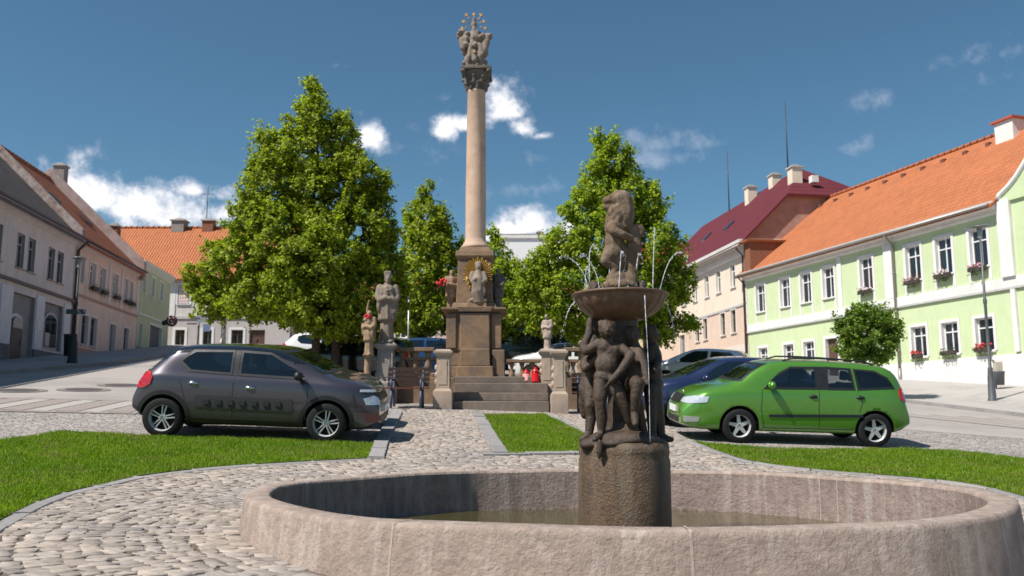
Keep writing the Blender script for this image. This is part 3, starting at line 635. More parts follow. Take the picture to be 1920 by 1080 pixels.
lion = [('e', Lp(285, 165, 0), (.075, .075, .072)), ('e', Lp(290, 118, 0), (.055, .06, .035)), ('c', [Lp(250, 165, 0), Lp(178, 178, 0)], [.052, .036]), ('e', Lp(163, 182, 0), (.018, .03, .026)), ('c', [Lp(225, 140, .03), Lp(235, 140, -.03)], [.022, .022]),
        ('c', [Lp(250, 240, 0), Lp(172, 240, 0)], [.036, .026]), ('c', [Lp(168, 205, .015), Lp(170, 225, .015)], [.007, .004]), ('e', Lp(318, 150, .06), (.022, .02, .026)), ('e', Lp(300, 215, 0), (.06, .07, .06)),
        ('c', [Lp(330, 170, 0), Lp(350, 290, 0), Lp(345, 400, 0)], [.085, .09, .075]), ('c', [Lp(270, 290, 0), Lp(245, 380, 0)], [.075, .075]), ('e', Lp(265, 430, 0), (.10, .09, .12)), ('e', Lp(255, 560, 0), (.088, .085, .13)), ('e', Lp(250, 660, 0), (.098, .095, .10)),
        ('c', [Lp(200, 690, .05), Lp(172, 728, .06), Lp(235, 770, .05), Lp(262, 800, .05), Lp(240, 860, .06), Lp(225, 930, .06)], [.062, .045, .042, .036, .030, .03]), ('e', Lp(205, 945, .09), (.05, .04, .022)),
        ('c', [Lp(320, 650, -.02), Lp(300, 730, -.01), Lp(275, 830, 0), Lp(330, 870, 0), Lp(330, 960, 0)], [.075, .06, .045, .04, .04]),
        ('c', [Lp(235, 420, .08), Lp(250, 455, .11), Lp(330, 490, .12), Lp(392, 520, .08)], [.05, .042, .036, .034]), ('e', Lp(400, 525, .07), (.04, .034, .03)), ('c', [Lp(300, 430, -.06), Lp(380, 500, -.03)], [.045, .034]),
        ('c', [Lp(400, 860, 0), Lp(395, 740, 0), Lp(415, 620, 0), Lp(408, 520, 0), Lp(425, 450, 0), Lp(465, 420, 0), Lp(500, 440, 0), Lp(505, 480, 0)], [.04, .035, .038, .034, .034, .034, .03, .024]),
        ('c', [Lp(450, 480, -.02), Lp(465, 600, -.02), Lp(430, 760, -.02), Lp(410, 900, -.02)], [.035, .045, .045, .05]), ('e', Lp(440, 600, -.01), (.05, .05, .12)),
        ('e', Lp(300, 970, 0), (.17, .16, .07)), ('e', Lp(280, 900, .02), (.10, .09, .07)), ('e', Lp(380, 930, 0), (.09, .10, .09)), ('e', Lp(180, 975, .1), (.05, .05, .055)), ('e', Lp(420, 985, .05), (.06, .07, .05))] + mane
fuse('lion_statue', chubby(lion, 1.07), M_LION, fo, voxel=.0095, smooth=2)
for zx, d in ((72, .12), (500, .0)):
    fuse('cherub_mask', face(Lp(zx, 975, d), .72) + [('e', Lp(zx, 1010, d), (.05, .05, .03))], M_STAT, fo, voxel=.0095, smooth=2)
nt = NT('jet_water'); g1 = nt.n('ShaderNodeBsdfPrincipled'); g1.inputs['Base Color'].default_value = (.86, .9, .95, 1); g1.inputs['Roughness'].default_value = .08
tr = nt.n('ShaderNodeBsdfTransparent'); mxs = nt.n('ShaderNodeMixShader'); co = nt.n('ShaderNodeTexCoord').outputs['Object']; n1 = noise(nt, co, 30, 3)
nt.l(ramp(nt, n1.outputs[0], [(.38, (.15,) * 3), (.62, (.7,) * 3)]).outputs[0], mxs.inputs[0]); nt.l(tr.outputs[0], mxs.inputs[1]); nt.l(g1.outputs[0], mxs.inputs[2]); nt.l(mxs.outputs[0], nt.out.inputs[0]); M_JET = nt.m
jets = [([(1101, 546), (1099, 525), (1088, 503), (1072, 486), (1056, 481), (1047, 485)], .12), ([(1105, 546), (1105, 500), (1106, 472), (1112, 459), (1118, 466), (1121, 480), (1122, 545)], .0), ([(1124, 546), (1121, 525), (1112, 500), (1100, 483), (1092, 478), (1087, 482)], .2),
        ([(1160, 546), (1164, 480), (1167, 473), (1171, 485), (1176, 546)], .3), ([(1193, 505), (1196, 482), (1199, 477), (1202, 485), (1203, 546)], .2), ([(1224, 546), (1225, 490), (1227, 434), (1228, 432), (1229, 446)], .1), ([(1236, 548), (1245, 515), (1254, 492), (1264, 478), (1275, 473), (1285, 481), (1293, 497)], .05),
        ([(1078, 566), (1069, 576), (1060, 600), (1054, 632)], .1), ([(1209, 553), (1210, 580), (1214, 650), (1217, 720), (1219, 830)], .42), ([(1250, 570), (1257, 590), (1263, 615), (1267, 640)], .1), ([(1140, 546), (1143, 505), (1146, 498), (1149, 510), (1150, 546)], -.2), ([(1097, 546), (1098, 515), (1101, 500), (1104, 515), (1104, 546)], .05)]
for pts, d in jets:
    P = sm([tuple(at(px, py, 8 - d)) for px, py in pts], 0); P = [Vector(p) for p in P]
    Q = []
    for i in range(len(P) - 1):
        p0, p1, p2, p3 = P[max(i - 1, 0)], P[i], P[i + 1], P[min(i + 2, len(P) - 1)]
        for k in range(5):
            t = k / 5; Q.append(.5 * (2 * p1 + (p2 - p0) * t + (2 * p0 - 5 * p1 + 4 * p2 - p3) * t * t + (-p0 + 3 * p1 - 3 * p2 + p3) * t ** 3))
    Q.append(P[-1]); b = MB(); nq = len(Q); cut_ = nq if (P[0] - P[-1]).length > .9 else int(nq * .72)
    b.tube(Q[:cut_], [(.0030 + .0018 * abs(math.sin(i * 1.9)) + .0016 * random.random()) * (1 - .6 * i / cut_) for i in range(cut_)], 7)
    for i in range(int(nq * .35), nq - 1) if cut_ < nq else range(0):
        for _ in range(4):
            q = Q[i].lerp(Q[i + 1], random.random()); k_ = i / nq; j_ = .005 + .018 * max(0, k_ - .5); b.ball(q + Vector((random.gauss(0, j_), random.gauss(0, j_), random.gauss(0, j_))), random.uniform(.0018, .0048), 6, 4)
    b.build('water_jet', M_JET, fo, True)
b = MB()
sp_ = at(1000, 968, 8.6)
for _ in range(60):
    a = random.uniform(0, 2 * PI); r_ = random.uniform(0, .28); b.ball((sp_.x + math.cos(a) * r_, 8.6 + math.sin(a) * r_, -1.015 + random.uniform(0, .10) * (1 - r_ / .3)), random.uniform(.002, .006), 6, 4)
tag(b.build('water_splash', M_JET), 'small splash of droplets on the basin water in front of the pedestal', 'splash', kind='stuff')
# ================================================================== column monument, steps and balustrade
M_SAND = mat('aged_sandstone', (.25, .160, .098), .88, 5, .22, .5, 25, .015, stain=(.125, .095, .08), stain_scale=1.3)
M_SANDL = mat('pale_sandstone', (.43, .33, .255), .88, 6, .2, .5, 25, .015, stain=(.24, .195, .17), stain_scale=1.5)
M_SHAFT = mat('pink_column_stone', (.55, .385, .285), .8, 4, .12, .3, 30, .008, stain=(.42, .295, .215), stain_scale=1.4)
M_STEP = mat('step_stone', (.20, .155, .125), .88, 7, .2, .4, 30, .012, stain=(.13, .11, .095), stain_scale=1.2)
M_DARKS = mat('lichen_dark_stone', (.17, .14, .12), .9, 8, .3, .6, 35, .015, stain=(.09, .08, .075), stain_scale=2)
M_GOLD = plain('gilding', (.40, .245, .055), .5, .5)
YC = 23.5; CX = at(891, 560, YC).x; kz = lambda py, Y=YC: at(891, py, Y).z; hw = lambda p, py=600, Y=YC: (at(960 + p, py, Y).x)
st = thing('stone_steps', 'flight of four worn stone steps between two stone pillars', 'steps', (CX + .5, 21, ground(CX, 21)))
xl, xr = at(847, 760, 21).x, at(1030, 760, 21).x
zt = [ground(CX, 21) + .02, at(900, 752, 21.0).z, at(900, 735.5, 21.33).z, at(900, 716, 21.66).z]
ztop = at(900, 713, 22.0).z
zs_ = [at(900, 752, 21.0).z, at(900, 736, 21.34).z, at(900, 718, 21.68).z]
b = MB()
for i, z in enumerate(zs_ + [zs_[-1] + .17]):
    b.box(xl, xr, 21.0 + .34 * i, 22.35 + (0 if i < 3 else .2), (-.2 if i == 0 else zs_[i - 1] + .003), z)
b.build('stair_treads', M_STEP, st, True, .02)
PZ = zs_[-1] + .17
te = thing('stone_terrace', 'low sandstone terrace that carries the tall column', 'terrace', (CX, 24.5, ground(CX, 24)))
b = MB(); b.box(-3.4, xl - .01, 22.1, 27.5, -.2, PZ - .01); b.box(xr + .01, 2.4, 22.1, 27.5, -.2, PZ - .01); b.box(xl - .01, xr + .01, 22.55, 27.5, -.2, PZ - .005)
b.build('terrace_wall', M_SAND, te, True, .02)
mo = thing('trinity_column', 'tall sandstone column on a stepped pedestal with carved figures and gilded rays on its capital', 'monument', (CX, YC, PZ))
def stack(b, lv, cx=CX, cy=YC, ratio=1.0):
    for (a0, z0, a1, z1) in lv: b.frustum(cx, cy, a0, a0 * ratio, z0, a1, a1 * ratio, z1)
b = MB(); z1 = kz(690); z2 = kz(662)
b.frustum(CX, YC, hw(57), hw(57), PZ - .05, hw(55), hw(55), z1); b.frustum(CX, YC, hw(50), hw(50), z1 + .002, hw(48), hw(48), z2)
b.frustum(CX + .05, YC - hw(57) - .22, hw(33), .25, PZ - .05, hw(32), .24, z1 - .02); b.frustum(CX + .05, YC - hw(50) - .22, hw(27), .2, z1 - .018, hw(26), .2, z2 + .03); b.frustum(CX + hw(45), YC - hw(50) - .1, hw(12), .2, z1 - .3, hw(11), .2, z2 + .01)
b.build('plinth', M_SAND, mo, True, .025)
z3 = kz(592); z4 = kz(583)
b = MB(); b.frustum(CX, YC, hw(49), hw(49), z2 + .003, hw(48), hw(48), z3); b.frustum(CX + .03, YC - hw(49) - .07, hw(27), .08, z2 + .03, hw(26), .08, z3 - .02)
b.frustum(CX - hw(41), YC - hw(48), hw(9), .06, z2 + .06, hw(9), .06, z3 - .03); b.frustum(CX + hw(41), YC - hw(48), hw(9), .06, z2 + .06, hw(9), .06, z3 - .03)
b.build('lower_pedestal', M_SAND, mo, True, .02)
b = MB(); b.frustum(CX, YC, hw(50), hw(50), z3, hw(59), hw(59), (z3 + z4) / 2); b.frustum(CX, YC, hw(59), hw(59), (z3 + z4) / 2, hw(59), hw(59), z4); b.frustum(CX + .03, YC - hw(54), hw(29), .12, z3 + .005, hw(33), .14, z4 + .004)
b.build('lower_cornice', M_SAND, mo, True, .012)
z5 = kz(572); z6 = kz(492); z7 = kz(476)
b = MB(); stack(b, [(hw(42), z4, hw(38), z5), (hw(34), z5, hw(31), z6)]); b.frustum(CX + hw(5), YC - hw(38), hw(19), .16, z4 + .005, hw(17), .14, kz(568))
b.build('upper_pedestal', M_SAND, mo, True, .02)
b = MB(); stack(b, [(hw(31), z6, hw(36), z6 + .08), (hw(36), z6 + .08, hw(35), z7), (hw(30), z7 + .001, hw(27), kz(468))]); b.build('upper_cornice', M_SAND, mo, True, .02)
b = MB(); zb = kz(468); zt_ = kz(172)
b.lathe([(hw(27), zb), (hw(27.5), zb + .07), (hw(24), zb + .12), (hw(23), zb + .16), (hw(20.5), zb + .22), (hw(19.5), zb + .3), (hw(19.5), zb + 1.4), (hw(18.4, 400), zb + 2.6), (hw(16.8, 200), zt_ - .05), (hw(18, 200), zt_ - .02), (hw(17, 200), zt_)], 40, (CX, YC))
b.build('column_shaft', M_SHAFT, mo, True)
zk = kz(135)
items = [('l', [(hw(16, 170), zt_ - .03), (hw(17, 170), zt_ + .1), (hw(20, 170), zt_ + .33), (hw(27, 170), zk - .06)], 24, (CX, YC))]
for lv, (n_, rr, zz, tl) in enumerate([(9, 17.5, zt_ + .08, .055), (9, 19.5, zt_ + .24, .055)]):
    for i in range(n_):
        a = 2 * PI * (i + .5 * lv) / n_; r_ = hw(rr, 170)
        items.append(('c', [(CX + math.cos(a) * r_, YC + math.sin(a) * r_, zz - .05), (CX + math.cos(a) * r_ * 1.08, YC + math.sin(a) * r_ * 1.08, zz + .07), (CX + math.cos(a) * r_ * 1.32, YC + math.sin(a) * r_ * 1.32, zz + .10)], [tl, tl * .9, tl * .7]))
for sx_ in (-1, 1):
    for sy_ in (-1, 1): items.append(('e', (CX + sx_ * hw(24, 170), YC + sy_ * hw(24, 170), zk - .10), (.085, .085, .075)))
fuse('capital', items, M_DARKS, mo, voxel=.022, smooth=2)
b = MB(); b.box(CX - hw(28, 135), CX + hw(28, 135), YC - hw(28, 135), YC + hw(28, 135), zk - .05, zk + .035); b.build('abacus', M_DARKS, mo, True, .015)
def T(px, py, d): return at(px + 2.5, py, YC - d)
tri = [('b', tuple([CX - .28, CX + .28, YC - .28, YC + .28, zk, zk + .16])), ('e', T(887, 118, 0), (.26, .26, .2)), ('e', T(876, 112, .2), (.12, .12, .15)), ('e', T(898, 110, .2), (.13, .12, .17)), ('e', T(887, 95, 0), (.22, .2, .28)), ('c', [T(887, 75, .1), T(887, 60, .1)], [.2, .1]),
       ('e', T(886, 47, .1), (.085, .095, .12)), ('e', T(886, 38, .08), (.07, .08, .06)), ('e', T(886, 55, .16), (.06, .05, .08)), ('c', [T(875, 70, .1), T(864, 76, .2), T(866, 90, .22)], [.1, .10, .09]), ('c', [T(899, 72, .1), T(910, 77, .2), T(907, 92, .22)], [.1, .10, .09]), ('e', T(863, 68, 0), (.15, .08, .11)), ('e', T(912, 69, 0), (.14, .08, .11)), ('e', T(858, 63, .05), (.07, .06, .05)), ('e', T(917, 65, .05), (.06, .06, .05)), ('e', T(887, 66, -.05), (.26, .12, .13)),
       ('c', [T(880, 85, .25), T(878, 105, .3), T(876, 122, .22)], [.07, .075, .06]), ('c', [T(897, 85, .22), T(900, 105, .3), T(899, 122, .22)], [.08, .075, .06]), ('e', T(888, 84, .27), (.075, .08, .09)), ('c', [T(887, 96, .3), T(888, 112, .34)], [.06, .08]), ('e', T(872, 98, .05), (.13, .12, .12)), ('e', T(906, 98, 0), (.11, .12, .17)), ('e', T(870, 118, .1), (.1, .1, .07)), ('e', T(907, 118, .05), (.08, .1, .09))]
random.seed(31)
for _ in range(34):
    v_ = random.uniform(58, 128); wv = 27 - abs(v_ - 70) * .10 - (v_ > 85) * 4
    tri.append(('e', T(887 + random.uniform(-wv, wv), v_, random.uniform(.08, .32)), (random.uniform(.04, .085), .07, random.uniform(.045, .10)), (0, random.uniform(-.8, .8), 0)))
fuse('trinity_group', tri, mat('carved_group_stone', (.27, .215, .175), .9, 8, .3, .6, 40, .015, stain=(.13, .11, .095), stain_scale=4), mo, voxel=.024, smooth=2)
b = MB(); c0_ = T(886, 46, -.02)
for i in range(7):
    a = -.35 + (PI + .7) * i / 6; L_ = .34 if i % 2 == 0 else .29
    p = c0_ + Vector((math.cos(a) * .12, 0, math.sin(a) * .12)); q = c0_ + Vector((math.cos(a) * L_, 0, math.sin(a) * L_)); b.tube([p, q], [.010, .012], 6)
    for k in range(4):
        e_ = Vector((math.cos(a + k * PI / 2), 0, math.sin(a + k * PI / 2))) * .06; b.tube([q, q + e_], [.022, .012], 6)
b.ball(T(889, 70, .22), .05); b.ball(T(887, 98, .38), .035); b.build('gilded_rays', plain('old_gilding', (.52, .31, .07), .5, .5), mo, True)
# gilded sunburst with the relief figure
b = MB(); sc_ = at(896, 515, YC - hw(36) - .06)
for i in range(40):
    a = 2 * PI * i / 40; L_ = (.46 if i % 2 == 0 else .41) * (1 if math.sin(a) > -.5 else .9); w_ = .058
    d_ = Vector((math.cos(a) * .84, 0, math.sin(a))); n_ = Vector((-math.sin(a), 0, math.cos(a) * .84)); p = sc_ + d_ * .12; q = sc_ + d_ * L_
    b.add([p - n_ * .012, p + n_ * .012, q + n_ * w_ * .55, q - n_ * w_ * .55, p + Vector((0, -.02, 0)), q + Vector((0, -.035, 0))], [(0, 3, 5, 4), (1, 4, 5, 2), (3, 2, 5), (0, 1, 2, 3)])
b.build('sunburst', M_GOLD, mo, True)
def R_(px, py, d=0): return at(px, py, YC - hw(36) - .1 - d)
rel = [('e', R_(897, 501), (.085, .09, .10)), ('e', R_(897, 495, -.02), (.10, .08, .08)), ('c', [R_(897, 511), R_(896, 525, .03), R_(897, 545, .03), R_(897, 560, .02)], [.09, .16, .17, .13]), ('c', [R_(886, 513), R_(881, 527, .05), R_(890, 530, .12)], [.07, .065, .05]), ('c', [R_(907, 513), R_(911, 525, .05), R_(903, 530, .12)], [.07, .065, .05]), ('e', R_(890, 524, .16), (.06, .06, .07)), ('c', [R_(891, 530, .14), R_(893, 538, .14)], [.06, .05]),
       ('c', [R_(905, 530, .08), R_(908, 548, .09), R_(900, 562, .09)], [.05, .05, .04]), ('c', [R_(888, 535, .1), R_(887, 550, .1), R_(892, 564, .08)], [.05, .05, .04]), ('e', R_(897, 566, .02), (.16, .12, .06)), ('e', R_(884, 563, .04), (.07, .07, .06)), ('e', R_(909, 563, .04), (.07, .07, .06))]
fuse('relief_figure', rel, mat('relief_stone', (.25, .195, .155), .9, 8, .25, .5, 40, .015), mo, voxel=.02, smooth=2)
b = MB(); p = at(876, 525, YC - hw(36) - .22); b.ball(p, (.05, .03, .09)); b.ball(p + Vector((.03, 0, -.1)), (.03, .03, .08)); b.build('gilded_child', M_GOLD, mo, True)
def saint(x, y, z, h, yaw=0.0, hat=.07, folds=9, bow=0.0):
    R = Matrix.Rotation(yaw, 3, 'Z'); c = Vector((x, y, z))
    def P(a, b_, e): return c + R @ Vector((a * h, b_ * h, e * h))
    f = lambda a, zz: 1 + .07 * math.sin(a * folds + zz * 3) + .03 * math.sin(a * 17)
    it = [('l', [(h * r_, z + h * e) for r_, e in ((.115, 0), (.10, .08), (.088, .30), (.13, .33), (.122, .45), (.112, .58), (.13, .70), (.115, .78), (.06, .83), (.036, .86))], 36, (x, y), f),
          ('c', [P(-.105, 0, .785), P(-.13, -.03, .66), P(-.105, -.09, .60), P(-.02, -.12, .63)], [.055 * h, .052 * h, .045 * h, .03 * h]), ('c', [P(.105, 0, .785), P(.132, -.03, .65), P(.105, -.10, .59), P(.02, -.13, .62)], [.055 * h, .052 * h, .045 * h, .03 * h]),
          ('c', [P(0, -bow * .3, .84), P(0, -.01 - bow, .88)], [.038 * h, .036 * h]), ('e', P(0, -.015 - bow, .915), (.050 * h, .056 * h, .064 * h)), ('c', [P(0, -.065 - bow, .92), P(0, -.078 - bow, .90)], [.009 * h, .011 * h]), ('e', P(0, -.05 - bow, .875), (.032 * h, .03 * h, .03 * h)),
          ('e', P(-.11, -.06, .53), (.04 * h, .055 * h, .11 * h)), ('e', P(.115, -.06, .51), (.04 * h, .055 * h, .12 * h)), ('e', P(-.05, -.1, .02), (.04 * h, .07 * h, .025 * h)), ('e', P(.05, -.1, .02), (.04 * h, .07 * h, .025 * h))]
    if hat: it.append(('b', tuple([P(-.05, 0, 0).x, P(.05, 0, 0).x, y - .05 * h - bow * h, y + .04 * h - bow * h, z + .95 * h, z + (.95 + hat) * h])))
    return it, P
def pillar(name, label, cat, xc, yc, w_, zb, zt, m=M_SANDL, d_=None, parts=('pillar_base', 'pillar_shaft', 'pillar_cap')):
    d_ = d_ or w_; t = thing(name, label, cat, (xc, yc, zb))
    h = zt - zb; b = MB(); b.frustum(xc, yc, w_ / 2, d_ / 2, zb - .3, w_ / 2, d_ / 2, zb + h * .29); b.frustum(xc, yc, w_ / 2, d_ / 2, zb + h * .29, w_ * .36, d_ * .40, zb + h * .34); b.build(parts[0], m, t, True, .012)
    b = MB(); b.frustum(xc, yc, w_ * .35, d_ * .39, zb + h * .34, w_ * .33, d_ * .37, zt - h * .12); b.frustum(xc, yc - d_ * .37, w_ * .22, .02, zb + h * .40, w_ * .21, .02, zt - h * .18)
    for k in range(3): b.ball((xc - w_ * .35, yc - d_ * .15, zb + h * (.45 + .12 * k)), (.05, .07, .08)); b.ball((xc + w_ * .35, yc - d_ * .15, zb + h * (.45 + .12 * k)), (.04, .07, .08))
    b.build(parts[1], m, t, True, .01)
    b = MB(); b.frustum(xc, yc, w_ * .36, d_ * .4, zt - h * .12, w_ * .5, d_ * .5, zt - h * .07); b.frustum(xc, yc, w_ * .5, d_ * .5, zt - h * .07, w_ * .5, d_ * .5, zt - h * .03); b.frustum(xc, yc, w_ * .44, d_ * .44, zt - h * .03, w_ * .36, d_ * .36, zt); b.build(parts[2], m, t, True, .01); return t
zl = at(830, 655, 20.9).z
pillar('stone_pillar', 'pale stone pillar at the bench end of the steps', 'pillar', (at(813, 750, 20.9).x + at(848, 750, 20.9).x) / 2, 21.0, .44, ground(-1.6, 20.9), zl, d_=.5)
pillar('stone_pillar', 'pale stone pillar at the foot of the steps on the fountain side', 'pillar', (at(1033, 750, 20.9).x + at(1065, 750, 20.9).x) / 2, 21.0, .40, ground(1.1, 20.9), zl, d_=.5)
xb = at(1026, 690, 22.4).x
pillar('statue_pedestal', 'slim pale stone pedestal under the praying statue', 'pedestal', xb - .02, 22.1, .40, zs_[0], at(1026, 655, 22.1).z, d_=.5, parts=('pedestal_base', 'pedestal_shaft', 'pedestal_cap'))
xs_ = at(724, 680, 22.0).x
pillar('statue_pedestal', 'square grey stone pedestal under the priest statue behind the bench', 'pedestal', xs_, 22.0, .56, ground(-3, 22) + .05, at(724, 643, 22.0).z, mat('grey_sandstone', (.27, .235, .215), .88, 6, .2, .5, 25, .015, stain=(.19, .165, .15), stain_scale=2), d_=.56, parts=('pedestal_base', 'pedestal_shaft', 'pedestal_cap'))
M_SAINT = mat('grey_statue_stone', (.245, .19, .145), .88, 8, .25, .5, 40, .012, stain=(.13, .115, .105), stain_scale=3)
zsn = at(724, 643, 22.0).z
it, P = saint(xs_, 22.0, zsn - .02, at(726, 510, 22).z - zsn, .15)
it += [('c', [P(.10, -.14, .62), P(-.02, -.13, .80)], [.016, .014]), ('c', [P(-.02, -.135, .73), P(.09, -.135, .77)], [.012, .012])]
o = fuse('priest_statue', it, M_SAINT, None, voxel=.018, smooth=2); tag(o, 'grey stone statue of a robed priest with a square cap behind the bench', 'statue')
zpr = at(1026, 655, 22.1).z
it, P = saint(xb, 22.1, zpr - .02, at(1026, 588, 22.1).z - zpr + .02, -.5, 0, 11, .05)
o = fuse('monk_statue', it, mat('light_statue_stone', (.38, .30, .245), .88, 8, .25, .5, 40, .012, stain=(.2, .16, .135), stain_scale=3), None, voxel=.014, smooth=2); tag(o, 'small pale stone statue of a bowing robed figure on a slim pedestal', 'statue')
def angel(name, label, pxs, Y, m, flip=1):
    px, yt, yb = pxs; z0 = at(px, yb, Y).z; h = at(px, yt, Y).z - z0; x = at(px, (yt + yb) / 2, Y).x
    it, P = saint(x, Y, z0 - .02, h, .3 * flip, 0, 7); it += [('c', [P(.05 * flip, .08, .8), P(.12 * flip, .12, .62), P(.1 * flip, .12, .42)], [.05 * h, .07 * h, .03 * h])]
    return tag(fuse(name, it, m, None, voxel=.016, smooth=2), label, 'statue')
angel('saint_statue', 'carved standing saint at the left edge of the column pedestal beside red flowers', (846, 503, 584), YC - .25, mat('warm_statue_stone', (.30, .19, .12), .85, 8, .3, .5, 40, .012, stain=(.15, .10, .075), stain_scale=4))
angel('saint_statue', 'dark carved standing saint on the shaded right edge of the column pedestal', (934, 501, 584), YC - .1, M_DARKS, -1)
# slim carved figure standing by the priest statue, on its own post
xq = at(690, 650, 21.7).x
z0 = ground(xq, 21.7)
it = [('c', [(xq, 21.7, z0 - .1), (xq, 21.7, at(690, 690, 21.7).z), (xq + .01, 21.7, at(691, 660, 21.7).z)], [.10, .085, .07])]
z1_ = at(690, 668, 21.7).z; hh = at(690, 580, 21.7).z - z1_
i2, P = saint(xq + .03, 21.7, z1_, hh, -.4, 0, 7); it += i2 + [('c', [P(-.05, .05, .75), P(-.10, .06, 1.0), P(-.06, .04, 1.2)], [.03, .04, .02])]
tag(fuse('wooden_statue', it, mat('honey_carved_stone', (.30, .205, .13), .8, 9, .3, .5, 40, .012, stain=(.22, .14, .09), stain_scale=4), None, voxel=.016, smooth=2), 'slim honey coloured carved figure on a post beside the priest statue', 'statue')
def flowers(x, y, z, label, n=16, r=.12):
    t = thing('flower_bunch', label, 'flowers', (x, y, z)); b = MB()
    for _ in range(n):
        p = (x + random.uniform(-r, r), y + random.uniform(-r, r) * .6, z + random.uniform(0, r * 1.4)); b.ball(p, random.uniform(.025, .045), 7, 5)
    b.build('blossom', plain('red_petals', (.62, .02, .03), .5), t, True); b = MB()
    for _ in range(n): a = random.uniform(0, 6.28); p = Vector((x + random.uniform(-r, r), y, z + random.uniform(-.05, r))); b.add([p, p + Vector((math.cos(a) * .08, -.02, .03)), p + Vector((math.cos(a) * .1, .02, -.05))], [(0, 1, 2)])
    b.tube([(x, y, z - .22), (x, y, z)], .012); b.build('flower_leaves', plain('stem_green', (.05, .12, .03), .6), t, True)
p = at(828, 537, YC - .5); flowers(p.x, p.y, p.z, 'red flowers beside the carved saint on the column pedestal', 14, .13)
p = at(687, 600, 21.6); flowers(p.x, p.y, p.z, 'red flowers held by the slim carved figure', 10, .09)
# balusters
def balustrade(x0, x1, y, zr, zb, label):
    t = thing('balustrade', label, 'balustrade', ((x0 + x1) / 2, y, zb)); b = MB(); b.box(x0, x1, y - .14, y + .14, zr - .10, zr); b.build('top_rail', M_SAND, t, True, .015)
    b = MB(); b.box(x0, x1, y - .14, y + .14, zb, zb + .1); b.build('bottom_rail', M_SAND, t, True, .015); n = max(2, round((x1 - x0) / .30))
    for i in range(n):
        x = x0 + (x1 - x0) * (i + .5) / n; h = zr - .1 - zb - .1; b = MB(); z_ = zb + .1
        b.lathe([(.085, z_), (.085, z_ + .06 * h), (.05, z_ + .1 * h), (.095, z_ + .32 * h), (.08, z_ + .45 * h), (.04, z_ + .72 * h), (.055, z_ + .8 * h), (.08, z_ + .9 * h), (.085, z_ + h)], 14, (x, y)); b.build('baluster', M_SAND, t, True)
zr = at(780, 652, 22.3).z
balustrade(at(743, 655, 22.3).x, at(815, 655, 22.3).x, 22.3, zr, PZ - .02, 'sandstone balustrade behind the bench')
balustrade(at(1050, 655, 22.3).x, at(1125, 655, 22.3).x, 22.3, zr, PZ - .02, 'sandstone balustrade partly hidden by the fountain figures')
balustrade(-3.2, at(845, 655, 27).x, 27.2, zr + .1, PZ - .02, 'sandstone balustrade along the far edge of the terrace, left of the column'); balustrade(at(950, 655, 27).x, 2.3, 27.2, at(980, 674, 27.2).z, PZ - .02, 'sandstone balustrade along the far edge of the terrace, right of the column')
def lantern(px, py0, py1, Y, label, m):
    x = at(px, py1, Y).x; z0 = at(px, py1, Y).z; z1 = at(px, py0, Y).z; h = z1 - z0; t = thing('grave_lantern', label, 'lantern', (x, Y, z0)); b = MB()
    b.lathe([(.09, z0), (.10, z0 + .1 * h), (.085, z0 + .15 * h), (.095, z0 + .6 * h), (.08, z0 + .66 * h)], 16, (x, Y)); b.build('lantern_body', m, t, True)
    b = MB(); b.lathe([(.10, z0 + .66 * h), (.09, z0 + .74 * h), (.04, z0 + .86 * h), (.035, z0 + .92 * h), (.05, z0 + .96 * h), (.01, z0 + h)], 16, (x, Y)); b.build('lantern_lid', plain('lid_red', (.55, .015, .02), .35), t, True)
lantern(1004, 688, 717, 22.0, 'tall red glass lantern at the top of the steps', plain('red_glass', (.6, .01, .015), .15)); lantern(987, 692, 715, 22.1, 'red and white lantern next to the tall red one', plain('red_white_glass', (.75, .35, .35), .2))
# ================================================================== houses
M_WHITE = mat('white_plaster', (.74, .72, .70), .9, 3, .06, .15, 40, .006, stain=(.62, .60, .57), stain_scale=.7, streak=((.80, .78, .76), (.62, .59, .56)))
M_FRAME = plain('white_window_paint', (.74, .74, .73), .45)
M_BROWNF = plain('brown_window_paint', (.14, .085, .06), .5)
M_GLASS = glass_mat('window_glass', (.02, .03, .045), .5)
M_CURT = mat('net_curtain', (.62, .62, .62), .9, 30, .1, .2)
M_ROOM = plain('room_dark', (.05, .045, .04), .9)
M_ZINC = plain('zinc_gutter', (.30, .28, .26), .45, .5)
M_COPPER = plain('brown_gutter', (.09, .045, .035), .5, .3)
M_DOORD = plain('dark_door_paint', (.035, .03, .028), .5)
M_DOORG = plain('grey_door_paint', (.16, .18, .21), .5)
M_DOORB = plain('brown_door_paint', (.10, .05, .035), .5)
R_ORANGE = roof_mat('orange_tiles', (.47, .158, .066))
R_OLD = roof_mat('old_red_tiles', (.46, .15, .07), var=.25)
R_GREY = roof_mat('grey_tiles', (.19, .15, .13), var=.2)
R_MAROON = roof_mat('maroon_sheet_roof', (.125, .022, .030), .42, .55, .05, .5)
R_RED = roof_mat('bright_red_roof', (.45, .035, .03), .4, .3, .08, .5)
